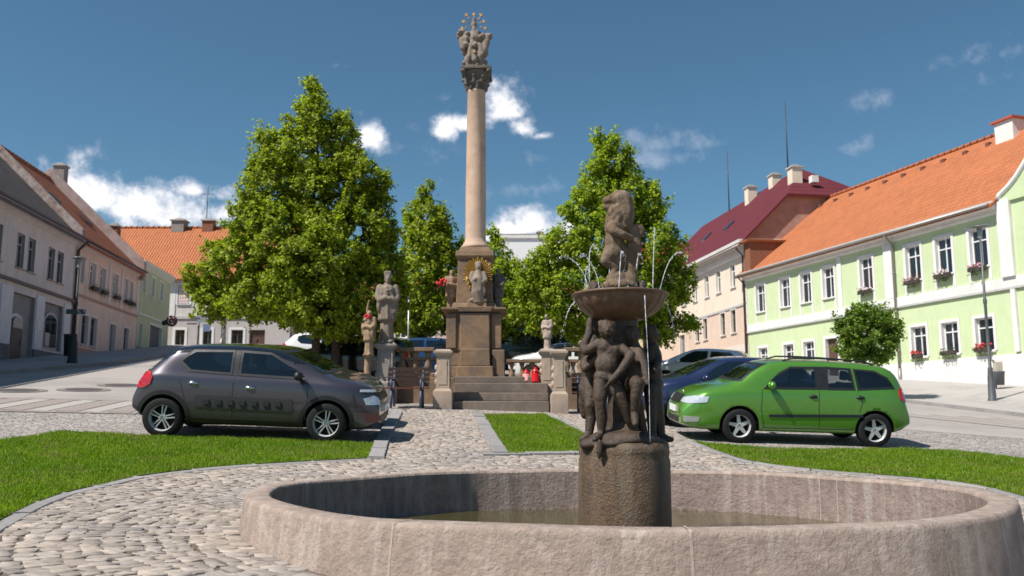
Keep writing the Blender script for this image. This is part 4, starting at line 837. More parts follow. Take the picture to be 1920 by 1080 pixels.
class House:
    def __init__(s, name, label, A, u, zb, cat='house'):
        s.zb = zb; s.t = thing(name, label, cat, (A[0], A[1], zb), math.atan2(u[1], u[0])); s.A = A; s.u = u; s.win = {}
    def z(s, z): return z - s.zb
    def part(s, name, b, m, parent=None, bevel=0): 
        b.v = [(x, y, z - s.zb) for x, y, z in b.v]; return b.build(name, m, parent or s.t, bevel=bevel)
    def facade(s, x0, x1, z0, z1, ops, m, reveal, dep=.20, depth=9.0, name='wall', sides=True):
        xs = sorted({x0, x1} | {o[0] for o in ops} | {o[1] for o in ops}); zs = sorted({z0, z1} | {o[2] for o in ops} | {o[3] for o in ops})
        b = MB()
        for i in range(len(xs) - 1):
            for j in range(len(zs) - 1):
                cx, cz = (xs[i] + xs[i + 1]) / 2, (zs[j] + zs[j + 1]) / 2
                if any(o[0] < cx < o[1] and o[2] < cz < o[3] for o in ops): continue
                b.quad((xs[i], 0, zs[j]), (xs[i + 1], 0, zs[j]), (xs[i + 1], 0, zs[j + 1]), (xs[i], 0, zs[j + 1]))
        for a, c, e, f in [o[:4] for o in ops]:
            for q in (((a, 0, e), (a, 0, f), (a, dep, f), (a, dep, e)), ((c, 0, f), (c, 0, e), (c, dep, e), (c, dep, f)), ((a, 0, f), (c, 0, f), (c, dep, f), (a, dep, f)), ((c, 0, e), (a, 0, e), (a, dep, e), (c, dep, e))): b.quad(*q, mi=1)
        if sides:
            b.quad((x0, 0, z0), (x0, 0, z1), (x0, depth, z1), (x0, depth, z0)); b.quad((x1, 0, z1), (x1, 0, z0), (x1, depth, z0), (x1, depth, z1)); b.quad((x1, depth, z0), (x0, depth, z0), (x0, depth, z1), (x1, depth, z1))
            b.quad((x0 + .01, 1.2, z0), (x0 + .01, 1.2, z1), (x1 - .01, 1.2, z1), (x1 - .01, 1.2, z0), mi=2)
        return s.part(name, b, [m, reveal, M_ROOM])
    def window(s, x0, x1, z0, z1, fm, sur=None, surw=.12, sill=True, curtain=.55, name='window', dep=.12, down=0, cross=True):
        if curtain and curtain < 1 and fm is M_FRAME: curtain = random.choice((.3, .45, .6, .75, 1))
        key = (round(x1 - x0, 3), round(z1 - z0, 3), id(fm), surw, sill, curtain, dep, down, cross, id(sur))
        if key in s.win:
            src, sx_, sz_ = s.win[key]
            c = src.copy(); COL.objects.link(c); c.location = ((x0 + x1) / 2, 0, z0 - s.zb)
            for ch in s.kids[src.name]: k = ch.copy(); COL.objects.link(k); k.parent = c
            return c
        w_ = (x1 - x0) / 2; h = z1 - z0; t = .055
        b = MB(); y0, y1 = dep, dep + .06
        b.box(-w_, -w_ + t, y0, y1, 0, h); b.box(w_ - t, w_, y0, y1, 0, h); b.box(-w_ + t, w_ - t, y0, y1, 0, t); b.box(-w_ + t, w_ - t, y0, y1, h - t, h)
        if cross: b.box(-t / 2, t / 2, y0 + .004, y1, t, h - t); b.box(-w_ + t, w_ - t, y0 - .006, y1 - .006, h * .68, h * .68 + t * .9)
        o = b.build(name, fm, s.t); o.location = ((x0 + x1) / 2, 0, z0 - s.zb); kids = []
        b = MB(); b.quad((-w_ + t, dep + .03, t), (w_ - t, dep + .03, t), (w_ - t, dep + .03, h - t), (-w_ + t, dep + .03, h - t)); kids.append(b.build('pane', M_GLASS, o))
        if curtain:
            b = MB(); n = 9
            for sx_ in ((-1, 1) if curtain < 1 else (0,)):
                a, c = (-w_ + t, w_ - t) if sx_ == 0 else ((-w_ + t, -w_ * (1 - curtain)) if sx_ < 0 else (w_ * (1 - curtain), w_ - t))
                P = [(a + (c - a) * i / n, dep + .14 + .02 * (i % 2)) for i in range(n + 1)]
                b.add([(x, y, .02) for x, y in P] + [(x, y, h - .05) for x, y in P], [(i, i + 1, n + 2 + i, n + 1 + i) for i in range(n)])
            kids.append(b.build('curtain', M_CURT, o))
        if sur is not None:
            b = MB(); q = surw; b.box(-w_ - q, -w_, -.035, .0, -down, h + q); b.box(w_, w_ + q, -.035, .0, -down, h + q); b.box(-w_, w_, -.035, .0, h, h + q); kids.append(b.build('window_surround', sur, o))
        if sill:
            b = MB(); b.box(-w_ - .06, w_ + .06, -.09, dep, -.05, -.004); kids.append(b.build('sill', sur or M_ZINC, o))
        s.kids = getattr(s, 'kids', {}); s.kids[o.name] = kids; s.win[key] = (o, x0, z0); return o
    def door(s, x0, x1, z0, z1, m, name='door', sur=None, dep=.16, panels=2, arch=False):
        b = MB(); b.box(x0, x1, dep, dep + .05, z0, z1); w_ = (x1 - x0) / panels
        for i in range(panels):
            for (f0, f1) in ((.06, .40), (.46, .72), (.78, .95)): b.box(x0 + w_ * i + w_ * .12, x0 + w_ * (i + 1) - w_ * .12, dep - .025, dep, z0 + (z1 - z0) * f0, z0 + (z1 - z0) * f1)
        o = s.part(name, b, m); b = MB(); b.box(x0 + w_ * .9 - .02, x0 + w_ * .9 + .02, dep - .09, dep - .03, z0 + 1.0, z0 + 1.14); h = s.part('handle', b, M_ZINC, o)
        if sur is not None:
            b = MB(); q = .14; b.box(x0 - q, x0, -.035, 0, z0, z1 + q); b.box(x1, x1 + q, -.035, 0, z0, z1 + q); b.box(x0, x1, -.035, 0, z1, z1 + q); s.part('door_surround', b, sur, o)
        return o
    def gable(s, x0, x1, ze, zr, d, m, wallm, over=.35, side=.15, th=.10, name='roof'):
        k = (zr - ze) / (d / 2); b = MB(); o = over
        P = [(-o, ze - o * k), (d / 2, zr), (d + o, ze - o * k), (d + o, ze - o * k - th), (d / 2, zr - th * 1.3), (-o, ze - o * k - th)]
        b.prism(P, x0 - side, x1 + side, 'x'); r = s.part(name, b, m)
        b = MB(); 
        for x in (x0 + .002, x1 - .002): b.add([(x, 0, ze - .3), (x, d, ze - .3), (x, d, ze - .12), (x, d / 2, zr - .14), (x, 0, ze - .12)], [(0, 1, 2, 3, 4)])
        s.part('gable_wall', b, wallm); return r
    def ridge_caps(s, x0, x1, y, z, m, roof):
        b = MB(); n = max(1, int((x1 - x0) / .4))
        for i in range(n):
            a = x0 + (x1 - x0) * i / n; b.tube([(a, y, z + .01), (a + (x1 - x0) / n * .96, y, z + .03)], [.10, .11], 8)
        s.part('ridge_cap', b, m, roof)
    def boxes(s, name, lst, m, parent=None, bevel=0):
        b = MB()
        for q in lst: b.box(*q)
        return s.part(name, b, m, parent, bevel)
    def gutter(s, x0, x1, y, z, m=None):
        b = MB(); b.tube([(x0, y, z), (x1, y, z)], .065, 8); s.part('gutter', b, m or M_ZINC)
    def pipe(s, x, z0, z1, m=None, y=-.10, off=.35, r=.055):
        b = MB(); b.tube([(x, y - off, z1), (x, y - off, z1 - .08), (x, y, z1 - .45), (x, y, z0)], r, 10)
        for f in (.25, .5, .75): b.tube([(x, y, z0 + (z1 - z0) * f - .03), (x, y, z0 + (z1 - z0) * f + .03)], r * 1.25, 10)
        b.tube([(x, y, z0), (x, y, z0 + .9)], r * 1.3, 10); s.part('downpipe', b, m or M_ZINC)
    def chimney(s, x, y, z0, z1, w_, m, capm, roof):
        b = MB(); b.box(x - w_ / 2, x + w_ / 2, y - w_ / 2, y + w_ / 2, z0, z1); o = s.part('chimney', b, m, roof)
        b = MB(); b.box(x - w_ * .62, x + w_ * .62, y - w_ * .62, y + w_ * .62, z1 + .001, z1 + .09); b.box(x - w_ * .3, x + w_ * .3, y - w_ * .3, y + w_ * .3, z1 + .09, z1 + .22); return s.part('chimney_cap', b, capm, roof)
def flower_box(h, xc, z, label, petals, group, w_=.8, dark=False):
    """a planter hung below a window, world-placed, standing on its own"""
    u = Vector((h.u[0], h.u[1], 0)); n = Vector((h.u[1], -h.u[0], 0)); p = Vector((h.A[0], h.A[1], z)) + u * xc + n * .16
    t = thing('flower_box', label, 'flower box', p, math.atan2(h.u[1], h.u[0]), group)
    b = MB(); b.box(-w_ / 2, w_ / 2, -.08, .08, 0, .16); b.build('planter', plain('planter_brown', (.06, .045, .04), .7), t)
    b = MB()
    for _ in range(26): b.ball((random.uniform(-w_ / 2, w_ / 2), random.uniform(-.12, .08), random.uniform(.10, .30)), random.uniform(.025, .05), 6, 4)
    if petals is not None: b.build('blossom', petals, t)
    b = MB()
    for _ in range(90):
        p_ = Vector((random.uniform(-w_ / 2, w_ / 2), random.uniform(-.14, .08), random.uniform(-.14, .26))); a = random.uniform(0, 6.28); q = Vector((math.cos(a) * .05, -.02, math.sin(a) * .05)); b.add([p_ - q * .5, p_ + Vector((q.z, .01, -q.x)) * .5, p_ + q, p_ - Vector((q.z, .01, -q.x)) * .5], [(0, 1, 2, 3)])
    b.build('leaves', leaf_mat('planter_leaf', (.02, .04, .012), (.06, .10, .025)), t)
# ---- pale green house on the sunny side
M_GREEN = mat('lime_green_plaster', (.535, .625, .375), .9, 3, .05, .12, 45, .006, stain=(.49, .58, .34), stain_scale=.5, streak=((.59, .67, .44), (.47, .55, .32)))
G = House('green_house', 'long lime green two-storey house with white trim and a bright orange tiled roof', GA, GU, 1.0)
up = [.93, 2.63, 4.39, 7.6, -2.0, -4.70, -6.47, -8.24, -10.5]; lo = [.97, 2.66, 4.37, 7.6, -6.46, -8.14, -10.46, -2.05]
ops = [(c - .42, c + .42, 5.72, 7.18) for c in up] + [(c - .42, c + .42, 2.55, 3.80) for c in lo] + [(-5.15, -4.25, 1.55, 3.80)]
G.facade(-12, 9.5, -1.0, 7.9, ops, M_GREEN, M_WHITE, .22, 10.0)
for c in up: G.window(c - .42, c + .42, 5.72, 7.18, M_FRAME, M_WHITE, .13, True, .5, down=.56)
for c in lo: G.window(c - .42, c + .42, 2.55, 3.80, M_FRAME, M_WHITE, .12, True, .5)
G.door(-5.15, -4.25, 1.55, 3.80, M_DOORB, sur=M_WHITE, panels=1)
G.boxes('string_course', [(-12.02, 9.5, -.05, 0, 4.73, 5.14)], M_WHITE)
G.boxes('string_moulding', [(-12.02, 9.5, -.09, -.05, 4.69, 4.77)], mat('grey_plaster_edge', (.48, .47, .46), .9, 4, .1, .1))
G.boxes('pilaster', [(-3.97, -3.69, -.06, 0, 5.142, 7.55)], M_WHITE); G.boxes('pilaster', [(-.80, -.28, -.06, 0, 5.142, 7.55)], M_WHITE); G.boxes('pilaster', [(5.45, 6.02, -.14, 0, 5.142, 8.0)], M_WHITE); G.boxes('pilaster', [(-12.02, -11.8, -.06, 0, 5.142, 7.55)], M_WHITE); G.boxes('pilaster', [(5.75, 5.95, -.10, 0, 2.42, 4.68)], M_WHITE)
b = MB(); b.prism([(0, 7.55), (-.10, 7.60), (-.12, 7.72), (-.26, 7.86), (-.30, 8.02), (0, 8.02)], -12.1, 5.44, 'x'); G.part('cornice', b, M_WHITE)
G.boxes('plinth', [(-12.02, -5.3, -.04, 0, -1, 2.36), (-4.1, 9.5, -.04, 0, -1, 2.36)], M_WHITE)
rf_ = G.gable(-12.0, 5.18, 8.2, 12.45, 10.0, R_ORANGE, M_GREEN, .42, .35)
G.gable(5.54, 9.2, 8.2, 12.45, 10.0, R_ORANGE, M_GREEN, -.13, .0)
G.ridge_caps(-12.3, 8.7, 5.0, 12.45, R_ORANGE, rf_)
for i in range(15):
    b = MB(); x = -11 + i * 1.32; b.box(x, x + .22, 4.25, 4.45, 11.74, 11.99); G.part('roof_vent', b, plain('vent_brown', (.16, .06, .04), .7), rf_)
GR = (GA[0] + .9562 * 4.6, GA[1] + .2928 * 4.6); cx_, cz_ = fac(GR, GU, 1897, 229); G.chimney(cx_, 4.6, 11.4, cz_, .95, M_WHITE, plain('chimney_cap_red', (.4, .09, .05), .7), rf_)
G.gutter(-12.2, 5.4, -.46, 7.86); G.pipe(-.16, 1.25, 7.84); G.pipe(-11.92, 1.8, 7.84, M_COPPER, r=.045)
# scrolled gable that rises over the eaves at the near end
b = MB(); cv = [(5.55, 8.03), (5.62, 8.18), (5.85, 8.30), (6.1, 8.44), (6.4, 8.66), (6.67, 8.92), (7.0, 9.25), (7.4, 9.55), (8.0, 9.8), (8.8, 9.95)] + [(9.5, 10.0), (9.5, 7.9), (5.55, 7.9)]
b.prism(cv, -.10, .12, 'y'); G.part('scrolled_gable', b, M_GREEN)
b = MB(); c2_ = cv[:11]; b.tube([(x, -.10, z) for x, z in c2_[:10]], .10, 8); G.part('gable_trim', b, M_WHITE)
pk = plain('pale_pink_petals', (.62, .30, .36), .5); rd = plain('red_petals', (.62, .02, .03), .5); wh = plain('white_petals', (.7, .55, .58), .5)
flower_box(G, .93, 5.56, 'pink flower box under the upper window next to the downpipe of the green house', pk, 'flower boxes on the green house'); flower_box(G, 2.63, 5.56, 'pale flower box under the middle upper window of the green house', wh, 'flower boxes on the green house'); flower_box(G, 4.39, 5.56, 'pink flower box under the upper window behind the tall street lamp', pk, 'flower boxes on the green house'); flower_box(G, -2.0, 5.56, 'pale flower box under the upper window above the small round tree', wh, 'flower boxes on the green house')
flower_box(G, .97, 2.52, 'red flowers on the lower window sill next to the downpipe', rd, 'flower boxes on the green house', .5); flower_box(G, 2.66, 2.52, 'green leafy planter on the middle lower window sill', None, 'flower boxes on the green house', .7); flower_box(G, 4.37, 2.52, 'dark planter with few red flowers on the lower sill behind the lamp', rd, 'flower boxes on the green house', .7)
# ---- cream and pink house with the maroon half-hipped roof
PA = (12.9, 49.0); PU = (.146, -.9893)
M_PINKL = mat('peach_plaster', (.66, .50, .40), .9, 3, .06, .15, 40, .006, stain=(.60, .45, .36), stain_scale=.6); M_CREAM = mat('cream_plaster', (.72, .62, .50), .9, 3, .05, .15, 40, .006, stain=(.66, .56, .45), stain_scale=.6, streak=((.78, .68, .56), (.62, .52, .41)))
Pk = House('peach_house', 'peach and cream house with a dark red half-hipped roof and two lightning rods', PA, PU, 2.4)
up = [-1.87, -4.09, -6.02, -8.1, -10.2, -12.6, -15]; lo = [-2.0, -3.6, -6.5, -7.91]
Pk.facade(-20, 0, 0, 6.36, [(c - .36, c + .36, 4.92, 6.22) for c in lo] + [(-11.3, -10.3, 2.9, 5.6)], M_PINKL, M_CREAM, .2, 10.4)
Pk.facade(-20, 0, 6.36, 10.0, [(c - .36, c + .36, 7.5, 8.85) for c in up], M_CREAM, M_CREAM, .2, 10.4, 'upper_wall')
for c in up: Pk.window(c - .36, c + .36, 7.5, 8.85, M_FRAME, M_WHITE, .07, True, .6)
for c in lo: Pk.window(c - .36, c + .36, 4.92, 6.22, M_BROWNF, M_WHITE, .07, True, 0)
Pk.door(-11.3, -10.3, 2.9, 5.6, M_DOORG, sur=M_CREAM)
Pk.boxes('string_course', [(-20, 0.02, -.06, 0, 6.30, 6.42)], mat('grey_plaster_edge', (.48, .47, .46))); Pk.boxes('plinth', [(-20, .02, -.03, 0, 0, 4.15)], mat('pale_plinth', (.66, .58, .52), .9, 3, .08, .15))
b = MB(); b.prism([(0, 9.1), (-.05, 9.15), (-.08, 9.6), (-.35, 9.75), (-.38, 9.92), (0, 9.92)], -20, .1, 'x'); Pk.part('cornice', b, M_WHITE)
b = MB(); e0, e1 = -.45, 10.85; zz = 9.6; zr_ = 15.2
v = [(-20.3, e0, zz), (.3, e0, zz), (.3, 2.5, 12.55), (-3.6, 5.2, zr_), (-20.3, 5.2, zr_), (.3, 7.9, 12.55), (.3, e1, zz), (-20.3, e1, zz)]
b.add(v, [(0, 1, 2, 3, 4), (2, 5, 3), (5, 6, 7, 4, 3)]); b.add([(x, y, z - .13) for x, y, z in v], [(4, 3, 2, 1, 0), (3, 5, 2), (3, 4, 7, 6, 5)]); b.quad(v[0], (v[0][0], v[0][1], zz - .13), (v[1][0], v[1][1], zz - .13), v[1]); b.quad(v[1], (.3, e0, zz - .13), (.3, 2.5, 12.42), v[2]); b.quad(v[2], (.3, 2.5, 12.42), (.3, 7.9, 12.42), v[5])
rp = Pk.part('roof', b, R_MAROON)
b = MB(); b.add([(-.004, 0, 9.9), (-.004, 10.4, 9.9), (-.004, 10.4, 10.0), (-.004, 7.8, 12.5), (-.004, 2.6, 12.5), (-.004, 0, 9.98)], [(0, 1, 2, 3, 4, 5)]); Pk.part('gable_wall', b, mat('old_pink_plaster', (.40, .25, .20), .9, 3, .15, .3, 20, .01, stain=(.3, .19, .155), stain_scale=1.2))
Pk.boxes('gable_ledge', [(.0, 1.0, -.35, 2.6, 9.62, 9.74)], R_ORANGE); Pk.boxes('gable_brickwork', [(.0, .85, -.1, 2.5, 7.8, 9.62)], mat('old_brick', (.24, .10, .06), .9, 12, .3, .4, 30, .01))
RA = (PA[0] + 5.2 * .9893, PA[1] + 5.2 * .146)
cp = plain('concrete_cap', (.42, .40, .38), .8)
for px, pyt, w_, dy in ((1423, 354, .62, -.6), (1458, 331, .62, -.2), (1383, 389, .5, .3)):
    x, zt2 = fac(RA, PU, px, pyt); Pk.chimney(x, 5.2 + dy, 14.0, zt2, w_, M_CREAM, cp, rp)
Pk.chimney(-1.6, 3.9, 13.0, 14.55, .62, M_CREAM, cp, rp)
b = MB(); b.box(-.9, -.5, 4.4, 4.8, 13.5, 13.9); Pk.part('roof_hatch', b, M_WHITE, rp)
for px, zt2 in ((1365, 19.6), (1478, 20.0)):
    x = fac(RA, PU, px, 330)[0]; b = MB(); b.tube([(x, 5.2, 15.0), (x, 5.2, 17), (x, 5.2, zt2)], [.05, .04, .02], 6); Pk.part('lightning_rod', b, M_DOORD, rp)
for x, y in ((-8.6, 2.2), (-13.2, 2.4)):
    b = MB(); zz_ = 9.6 + (y + .45) * .99; b.add([(x, y, zz_ + .12), (x + .7, y, zz_ + .12), (x + .7, y + .5, zz_ + .62), (x, y + .5, zz_ + .62), (x, y, zz_ - .1), (x + .7, y, zz_ - .1), (x + .7, y + .5, zz_ + .4), (x, y + .5, zz_ + .4)], [(0, 1, 2, 3), (0, 4, 5, 1), (1, 5, 6, 2), (3, 2, 6, 7), (0, 3, 7, 4)]); Pk.part('skylight', b, M_GLASS, rp)
Pk.gutter(-20, .3, -.5, 9.52); Pk.pipe(-.2, 2.7, 9.5, M_COPPER, r=.045)
# ---- shaded side of the square
LU = (-.10, .995); LA = (-18.85, 33.0)
M_GREYP = mat('grey_rose_plaster', (.67, .57, .55), .9, 3, .1, .2, 30, .008, stain=(.54, .46, .44), stain_scale=.6, streak=((.74, .64, .62), (.50, .43, .42)))
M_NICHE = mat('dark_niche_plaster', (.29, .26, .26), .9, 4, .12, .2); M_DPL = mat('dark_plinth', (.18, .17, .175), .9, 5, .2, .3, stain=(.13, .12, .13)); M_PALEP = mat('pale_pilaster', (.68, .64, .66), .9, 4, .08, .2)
Gy = House('grey_house', 'weathered grey house with an arched dark doorway and a grey tiled roof', LA, LU, 1.2)
up = [-5.4, -4.5, -1.65, -.68, 1.22, 2.21, 4.15, 5.09]
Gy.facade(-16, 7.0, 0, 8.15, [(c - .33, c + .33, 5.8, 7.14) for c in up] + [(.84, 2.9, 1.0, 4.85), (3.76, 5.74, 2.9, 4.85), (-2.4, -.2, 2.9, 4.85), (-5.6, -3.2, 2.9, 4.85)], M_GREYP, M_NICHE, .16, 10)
for c in up: Gy.window(c - .33, c + .33, 5.8, 7.14, plain('grey_window_paint', (.34, .33, .33), .5), None, .1, True, .75, dep=.10)
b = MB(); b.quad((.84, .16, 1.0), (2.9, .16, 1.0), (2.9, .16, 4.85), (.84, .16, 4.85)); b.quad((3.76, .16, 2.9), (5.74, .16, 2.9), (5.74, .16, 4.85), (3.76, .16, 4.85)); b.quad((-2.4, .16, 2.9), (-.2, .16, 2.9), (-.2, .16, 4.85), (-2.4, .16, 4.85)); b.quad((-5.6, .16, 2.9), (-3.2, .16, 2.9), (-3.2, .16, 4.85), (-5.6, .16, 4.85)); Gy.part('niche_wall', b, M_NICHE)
def arch(x0, x1, z0, zs, n=10): c = (x0 + x1) / 2; r_ = (x1 - x0) / 2; return [(x0, z0), (x1, z0)] + [(c + r_ * math.cos(PI * i / n), zs + r_ * .55 * math.sin(PI * i / n)) for i in range(n + 1)]
b = MB(); b.prism(arch(1.2, 2.15, 1.9, 3.7), .08, .159, 'y'); d_ = Gy.part('door', b, M_DOORD)
b = MB(); b.prism(arch(1.05, 2.3, 1.9, 3.75), .145, .158, 'y'); Gy.part('door_surround', b, M_PALEP, d_); b = MB(); b.box(2.0, 2.04, .02, .08, 2.9, 3.1); Gy.part('handle', b, M_ZINC, d_)
b = MB(); b.prism(arch(1.25, 2.1, 3.52, 3.72), .06, .0799, 'y'); Gy.part('fanlight', b, plain('frosted_glass', (.30, .29, .30), .3), d_)
for x0, x1 in ((4.05, 5.45), (-2.1, -.5), (-5.2, -3.6)):
    b = MB(); b.prism(arch(x0, x1, 2.92, 4.1), .06, .155, 'y'); o = Gy.part('shop_window', b, plain('shop_frame', (.38, .36, .39), .5)); b = MB(); b.prism(arch(x0 + .1, x1 - .1, 3.02, 4.05), .045, .058, 'y'); Gy.part('pane', b, M_GLASS, o)
    b = MB(); b.box(x0 + .1, x0 + .55, .02, .04, 3.05, 3.6); Gy.part('poster', b, plain('faded_poster', (.45, .36, .38), .6), o)
for x0, x1 in ((-.15, .8), (2.94, 3.72), (5.78, 6.5), (-3.15, -2.45)): Gy.boxes('pilaster', [(x0, x1, -.06, 0, 2.82, 5.0)], M_PALEP)
Gy.boxes('plinth', [(-16, .82, -.09, 0, 0, 2.80), (2.92, 7.0, -.09, 0, 0, 2.80)], M_DPL); Gy.boxes('string_course', [(-16, 7.02, -.12, 0, 5.18, 5.30)], plain('dark_string', (.16, .13, .13), .8))
b = MB(); b.prism([(0, 7.7), (-.1, 7.75), (-.3, 7.98), (-.3, 8.1), (0, 8.1)], -16, 7.02, 'x'); Gy.part('cornice', b, M_GREYP)
rg = Gy.gable(-16, 6.6, 8.3, 13.2, 10, R_GREY, M_GREYP, .42, .0)
b = MB(); b.prism([(-.25, 7.9), (-.25, 8.5), (5, 13.65), (10.2, 8.5), (10.2, 7.9)], 6.62, 7.02, 'x'); Gy.part('fire_wall', b, mat('peeling_plaster', (.46, .38, .35), .95, 3, .15, .5, 20, .02, stain=(.22, .12, .10), stain_scale=2.5))
Gy.gutter(-16, 7.0, -.48, 8.02, M_COPPER); Gy.pipe(6.78, 2.2, 8.0, M_COPPER, r=.07)
b = MB(); b.box(3.1, 3.5, -.085, -.062, 3.6, 4.0); Gy.part('notice_board', b, M_WHITE)
LB = (LA[0] + 7.04 * LU[0], LA[1] + 7.04 * LU[1])
M_ROSE = mat('salmon_plaster', (.74, .54, .45), .9, 3, .07, .2, 30, .008, stain=(.58, .41, .35), stain_scale=.6, streak=((.80, .61, .52), (.58, .42, .35))); M_ROSED = mat('salmon_plinth', (.45, .27, .23), .9, 4, .12, .2); M_ROSEL = mat('salmon_trim', (.74, .60, .56), .9, 4, .06, .1)
Ro = House('salmon_house', 'salmon pink house with an old red tiled roof beside the weathered grey house', LB, LU, 1.8)
up = [(.43, .36), (1.87, .36), (3.23, .36), (5.08, .36), (6.70, .30), (7.56, .30)]
Ro.facade(0, 8.9, 0, 8.1, [(c - w_, c + w_, 6.2, 7.3) for c, w_ in up] + [(.85, 1.7, 3.45, 4.78), (2.0, 2.85, 3.45, 4.78), (4.64, 5.55, 2.75, 4.75), (6.8, 7.56, 3.5, 4.78)], M_ROSE, M_ROSEL, .18, 10)
for c, w_ in up: Ro.window(c - w_, c + w_, 6.2, 7.3, M_FRAME, M_ROSEL, .09, True, .75)
for x0, x1, z0, z1 in ((.85, 1.7, 3.45, 4.78), (2.0, 2.85, 3.45, 4.78), (6.8, 7.56, 3.5, 4.78)): Ro.window(x0, x1, z0, z1, plain('slate_window_paint', (.12, .15, .19), .5), M_ROSEL, .12, True, 0)
Ro.door(4.64, 5.55, 2.75, 4.75, M_DOORG, sur=M_ROSEL)
Ro.boxes('string_course', [(0, 8.9, -.06, 0, 5.54, 5.66)], M_ROSED); Ro.boxes('plinth', [(0, 4.5, -.04, 0, 0, 3.25), (5.7, 8.9, -.04, 0, 0, 3.25)], M_ROSED)
for x0 in (.0, 4.1, 5.95, 8.6): Ro.boxes('pilaster', [(x0, x0 + .28, -.04, 0, 5.66, 7.72)], M_ROSEL)
b = MB(); b.prism([(0, 7.72), (-.08, 7.76), (-.28, 7.95), (-.28, 8.06), (0, 8.06)], 0, 8.92, 'x'); Ro.part('cornice', b, M_ROSEL)
rr_ = Ro.gable(-.0, 8.6, 8.25, 13.1, 10, R_OLD, M_ROSE, .42, .0); Ro.ridge_caps(0, 8.6, 5, 13.1, R_OLD, rr_)
b = MB(); b.prism([(-.3, 7.6), (-.3, 8.6), (5, 13.75), (10.2, 8.6), (10.2, 7.6)], 8.62, 8.98, 'x'); Ro.part('fire_wall', b, mat('pink_fire_wall', (.43, .33, .31), .95, 3, .12, .5, 20, .02, stain=(.30, .2, .18), stain_scale=2))
Ro.gutter(0, 8.6, -.48, 7.98, M_COPPER)
for x, y in ((2.4, 2.2), (5.6, 1.8)):
    b = MB(); z_ = 8.25 + y * .97; b.add([(x, y, z_ + .16), (x + .9, y, z_ + .16), (x + .9, y + .5, z_ + .62), (x, y + .5, z_ + .62), (x, y, z_ - .1), (x + .9, y, z_ - .1)], [(0, 1, 2, 3), (0, 4, 5, 1)]); Ro.part('skylight', b, M_DOORD, rr_)
for c, w_ in up[1:]: flower_box(Ro, c, 6.04, {1.87: 'dark flower box under the second upper window of the salmon house', 3.23: 'dark flower box under the third upper window of the salmon house', 5.08: 'dark flower box under the single upper window above the grey door', 6.70: 'dark flower box under the nearer of the paired windows of the salmon house', 7.56: 'dark flower box under the farther of the paired windows of the salmon house'}[c], None, 'flower boxes on the salmon house', w_ * 1.9)
LC = (LA[0] + 16.0 * LU[0], LA[1] + 16.0 * LU[1])
M_SAGE = mat('sage_green_plaster', (.50, .53, .34), .9, 3, .07, .2, 30, .008, stain=(.43, .45, .29), stain_scale=.6, streak=((.56, .59, .41), (.40, .42, .27))); M_SAGEL = mat('sage_trim', (.68, .68, .57), .9, 4, .06, .1)
Sg = House('sage_house', 'light sage green house with a low parapet and a dark gateway', LC, LU, 2.4)
up = [.75, 2.45, 4.17]
Sg.facade(0, 6.1, 0, 8.75, [(c - .33, c + .33, 7.0, 8.1) for c in up] + [(.42, .85, 4.1, 5.3), (2.3, 4.7, 2.9, 5.4)], M_SAGE, M_SAGEL, .2, 8)
for c in up: Sg.window(c - .33, c + .33, 7.0, 8.1, M_FRAME, M_SAGEL, .12, True, 1)
Sg.window(.42, .85, 4.1, 5.3, M_BROWNF, M_SAGEL, .06, True, 0, cross=False)
Sg.door(2.3, 4.7, 2.9, 5.4, plain('gate_grey', (.10, .10, .12), .6), 'gate', M_SAGEL)
Sg.boxes('string_course', [(0, 6.12, -.06, 0, 5.75, 5.87)], M_SAGEL); Sg.boxes('plinth', [(0, 2.1, -.05, 0, 0, 4.0), (4.9, 6.1, -.05, 0, 0, 4.0)], mat('grey_plinth', (.30, .30, .30), .9, 4, .1))
b = MB(); b.prism([(0, 8.35), (-.25, 8.55), (-.25, 8.75), (.3, 8.95), (.3, 8.35)], 0, 6.12, 'x'); Sg.part('cornice', b, M_SAGEL)
rs = Sg.gable(0, 6.1, 8.9, 11.2, 8, R_OLD, M_SAGE, .0, .0)
Sg.chimney(2.6, 5.6, 10, 14.6, .62, mat('old_chimney', (.27, .235, .22), .9, 8, .2, .4), cp, rs); Sg.chimney(5.0, 3.2, 9.5, 11.6, .6, mat('old_brick', (.24, .10, .06)), cp, rs)
# ---- house across the end of the square
Wh = House('white_house', 'white corner house with a wide orange roof behind the big tree', (-23.1, 60.0), (1, 0), 4.0)
M_OFF = mat('off_white_plaster', (.62, .58, .56), .9, 3, .06, .15, 40, .006, stain=(.54, .50, .48), stain_scale=.5); M_LOWG = mat('light_grey_plaster', (.47, .43, .42), .9, 3, .08, .15)
up = [1.05, 3.2, 5.3, 7.2]; lo = [(.6, 1.25), (2.45, 3.05), (4.35, 5.15)]
Wh.facade(-8, 8.5, 3, 6.75, [(a, c, 4.95, 5.98) for a, c in lo] + [(5.55, 6.6, 4.3, 5.98)], M_LOWG, M_WHITE, .16, 9)
Wh.facade(-8, 8.5, 6.75, 9.6, [(c - .4, c + .4, 7.7, 9.0) for c in up], M_OFF, M_WHITE, .16, 9, 'upper_wall')
for c in up: Wh.window(c - .4, c + .4, 7.7, 9.0, M_FRAME, M_WHITE, .14, True, .5)
for a, c in lo: Wh.window(a, c, 4.95, 5.98, M_BROWNF, M_WHITE, .16, True, .3)
Wh.door(5.55, 6.6, 4.3, 5.98, M_DOORB)
b = MB(); b.box(.7, 1.4, -.02, .10, 7.75, 8.95); o = Wh.part('red_patterned_blind', b, plain('pale_blind', (.66, .60, .58), .6)); b = MB()
for i in range(4):
    for j in range(5): b.ball((.8 + .17 * i + .04 * (j % 2), -.02, 7.9 + .23 * j), (.05, .008, .05), 7, 5)
Wh.part('red_flower_print', b, plain('red_print', (.55, .04, .06), .6), o)
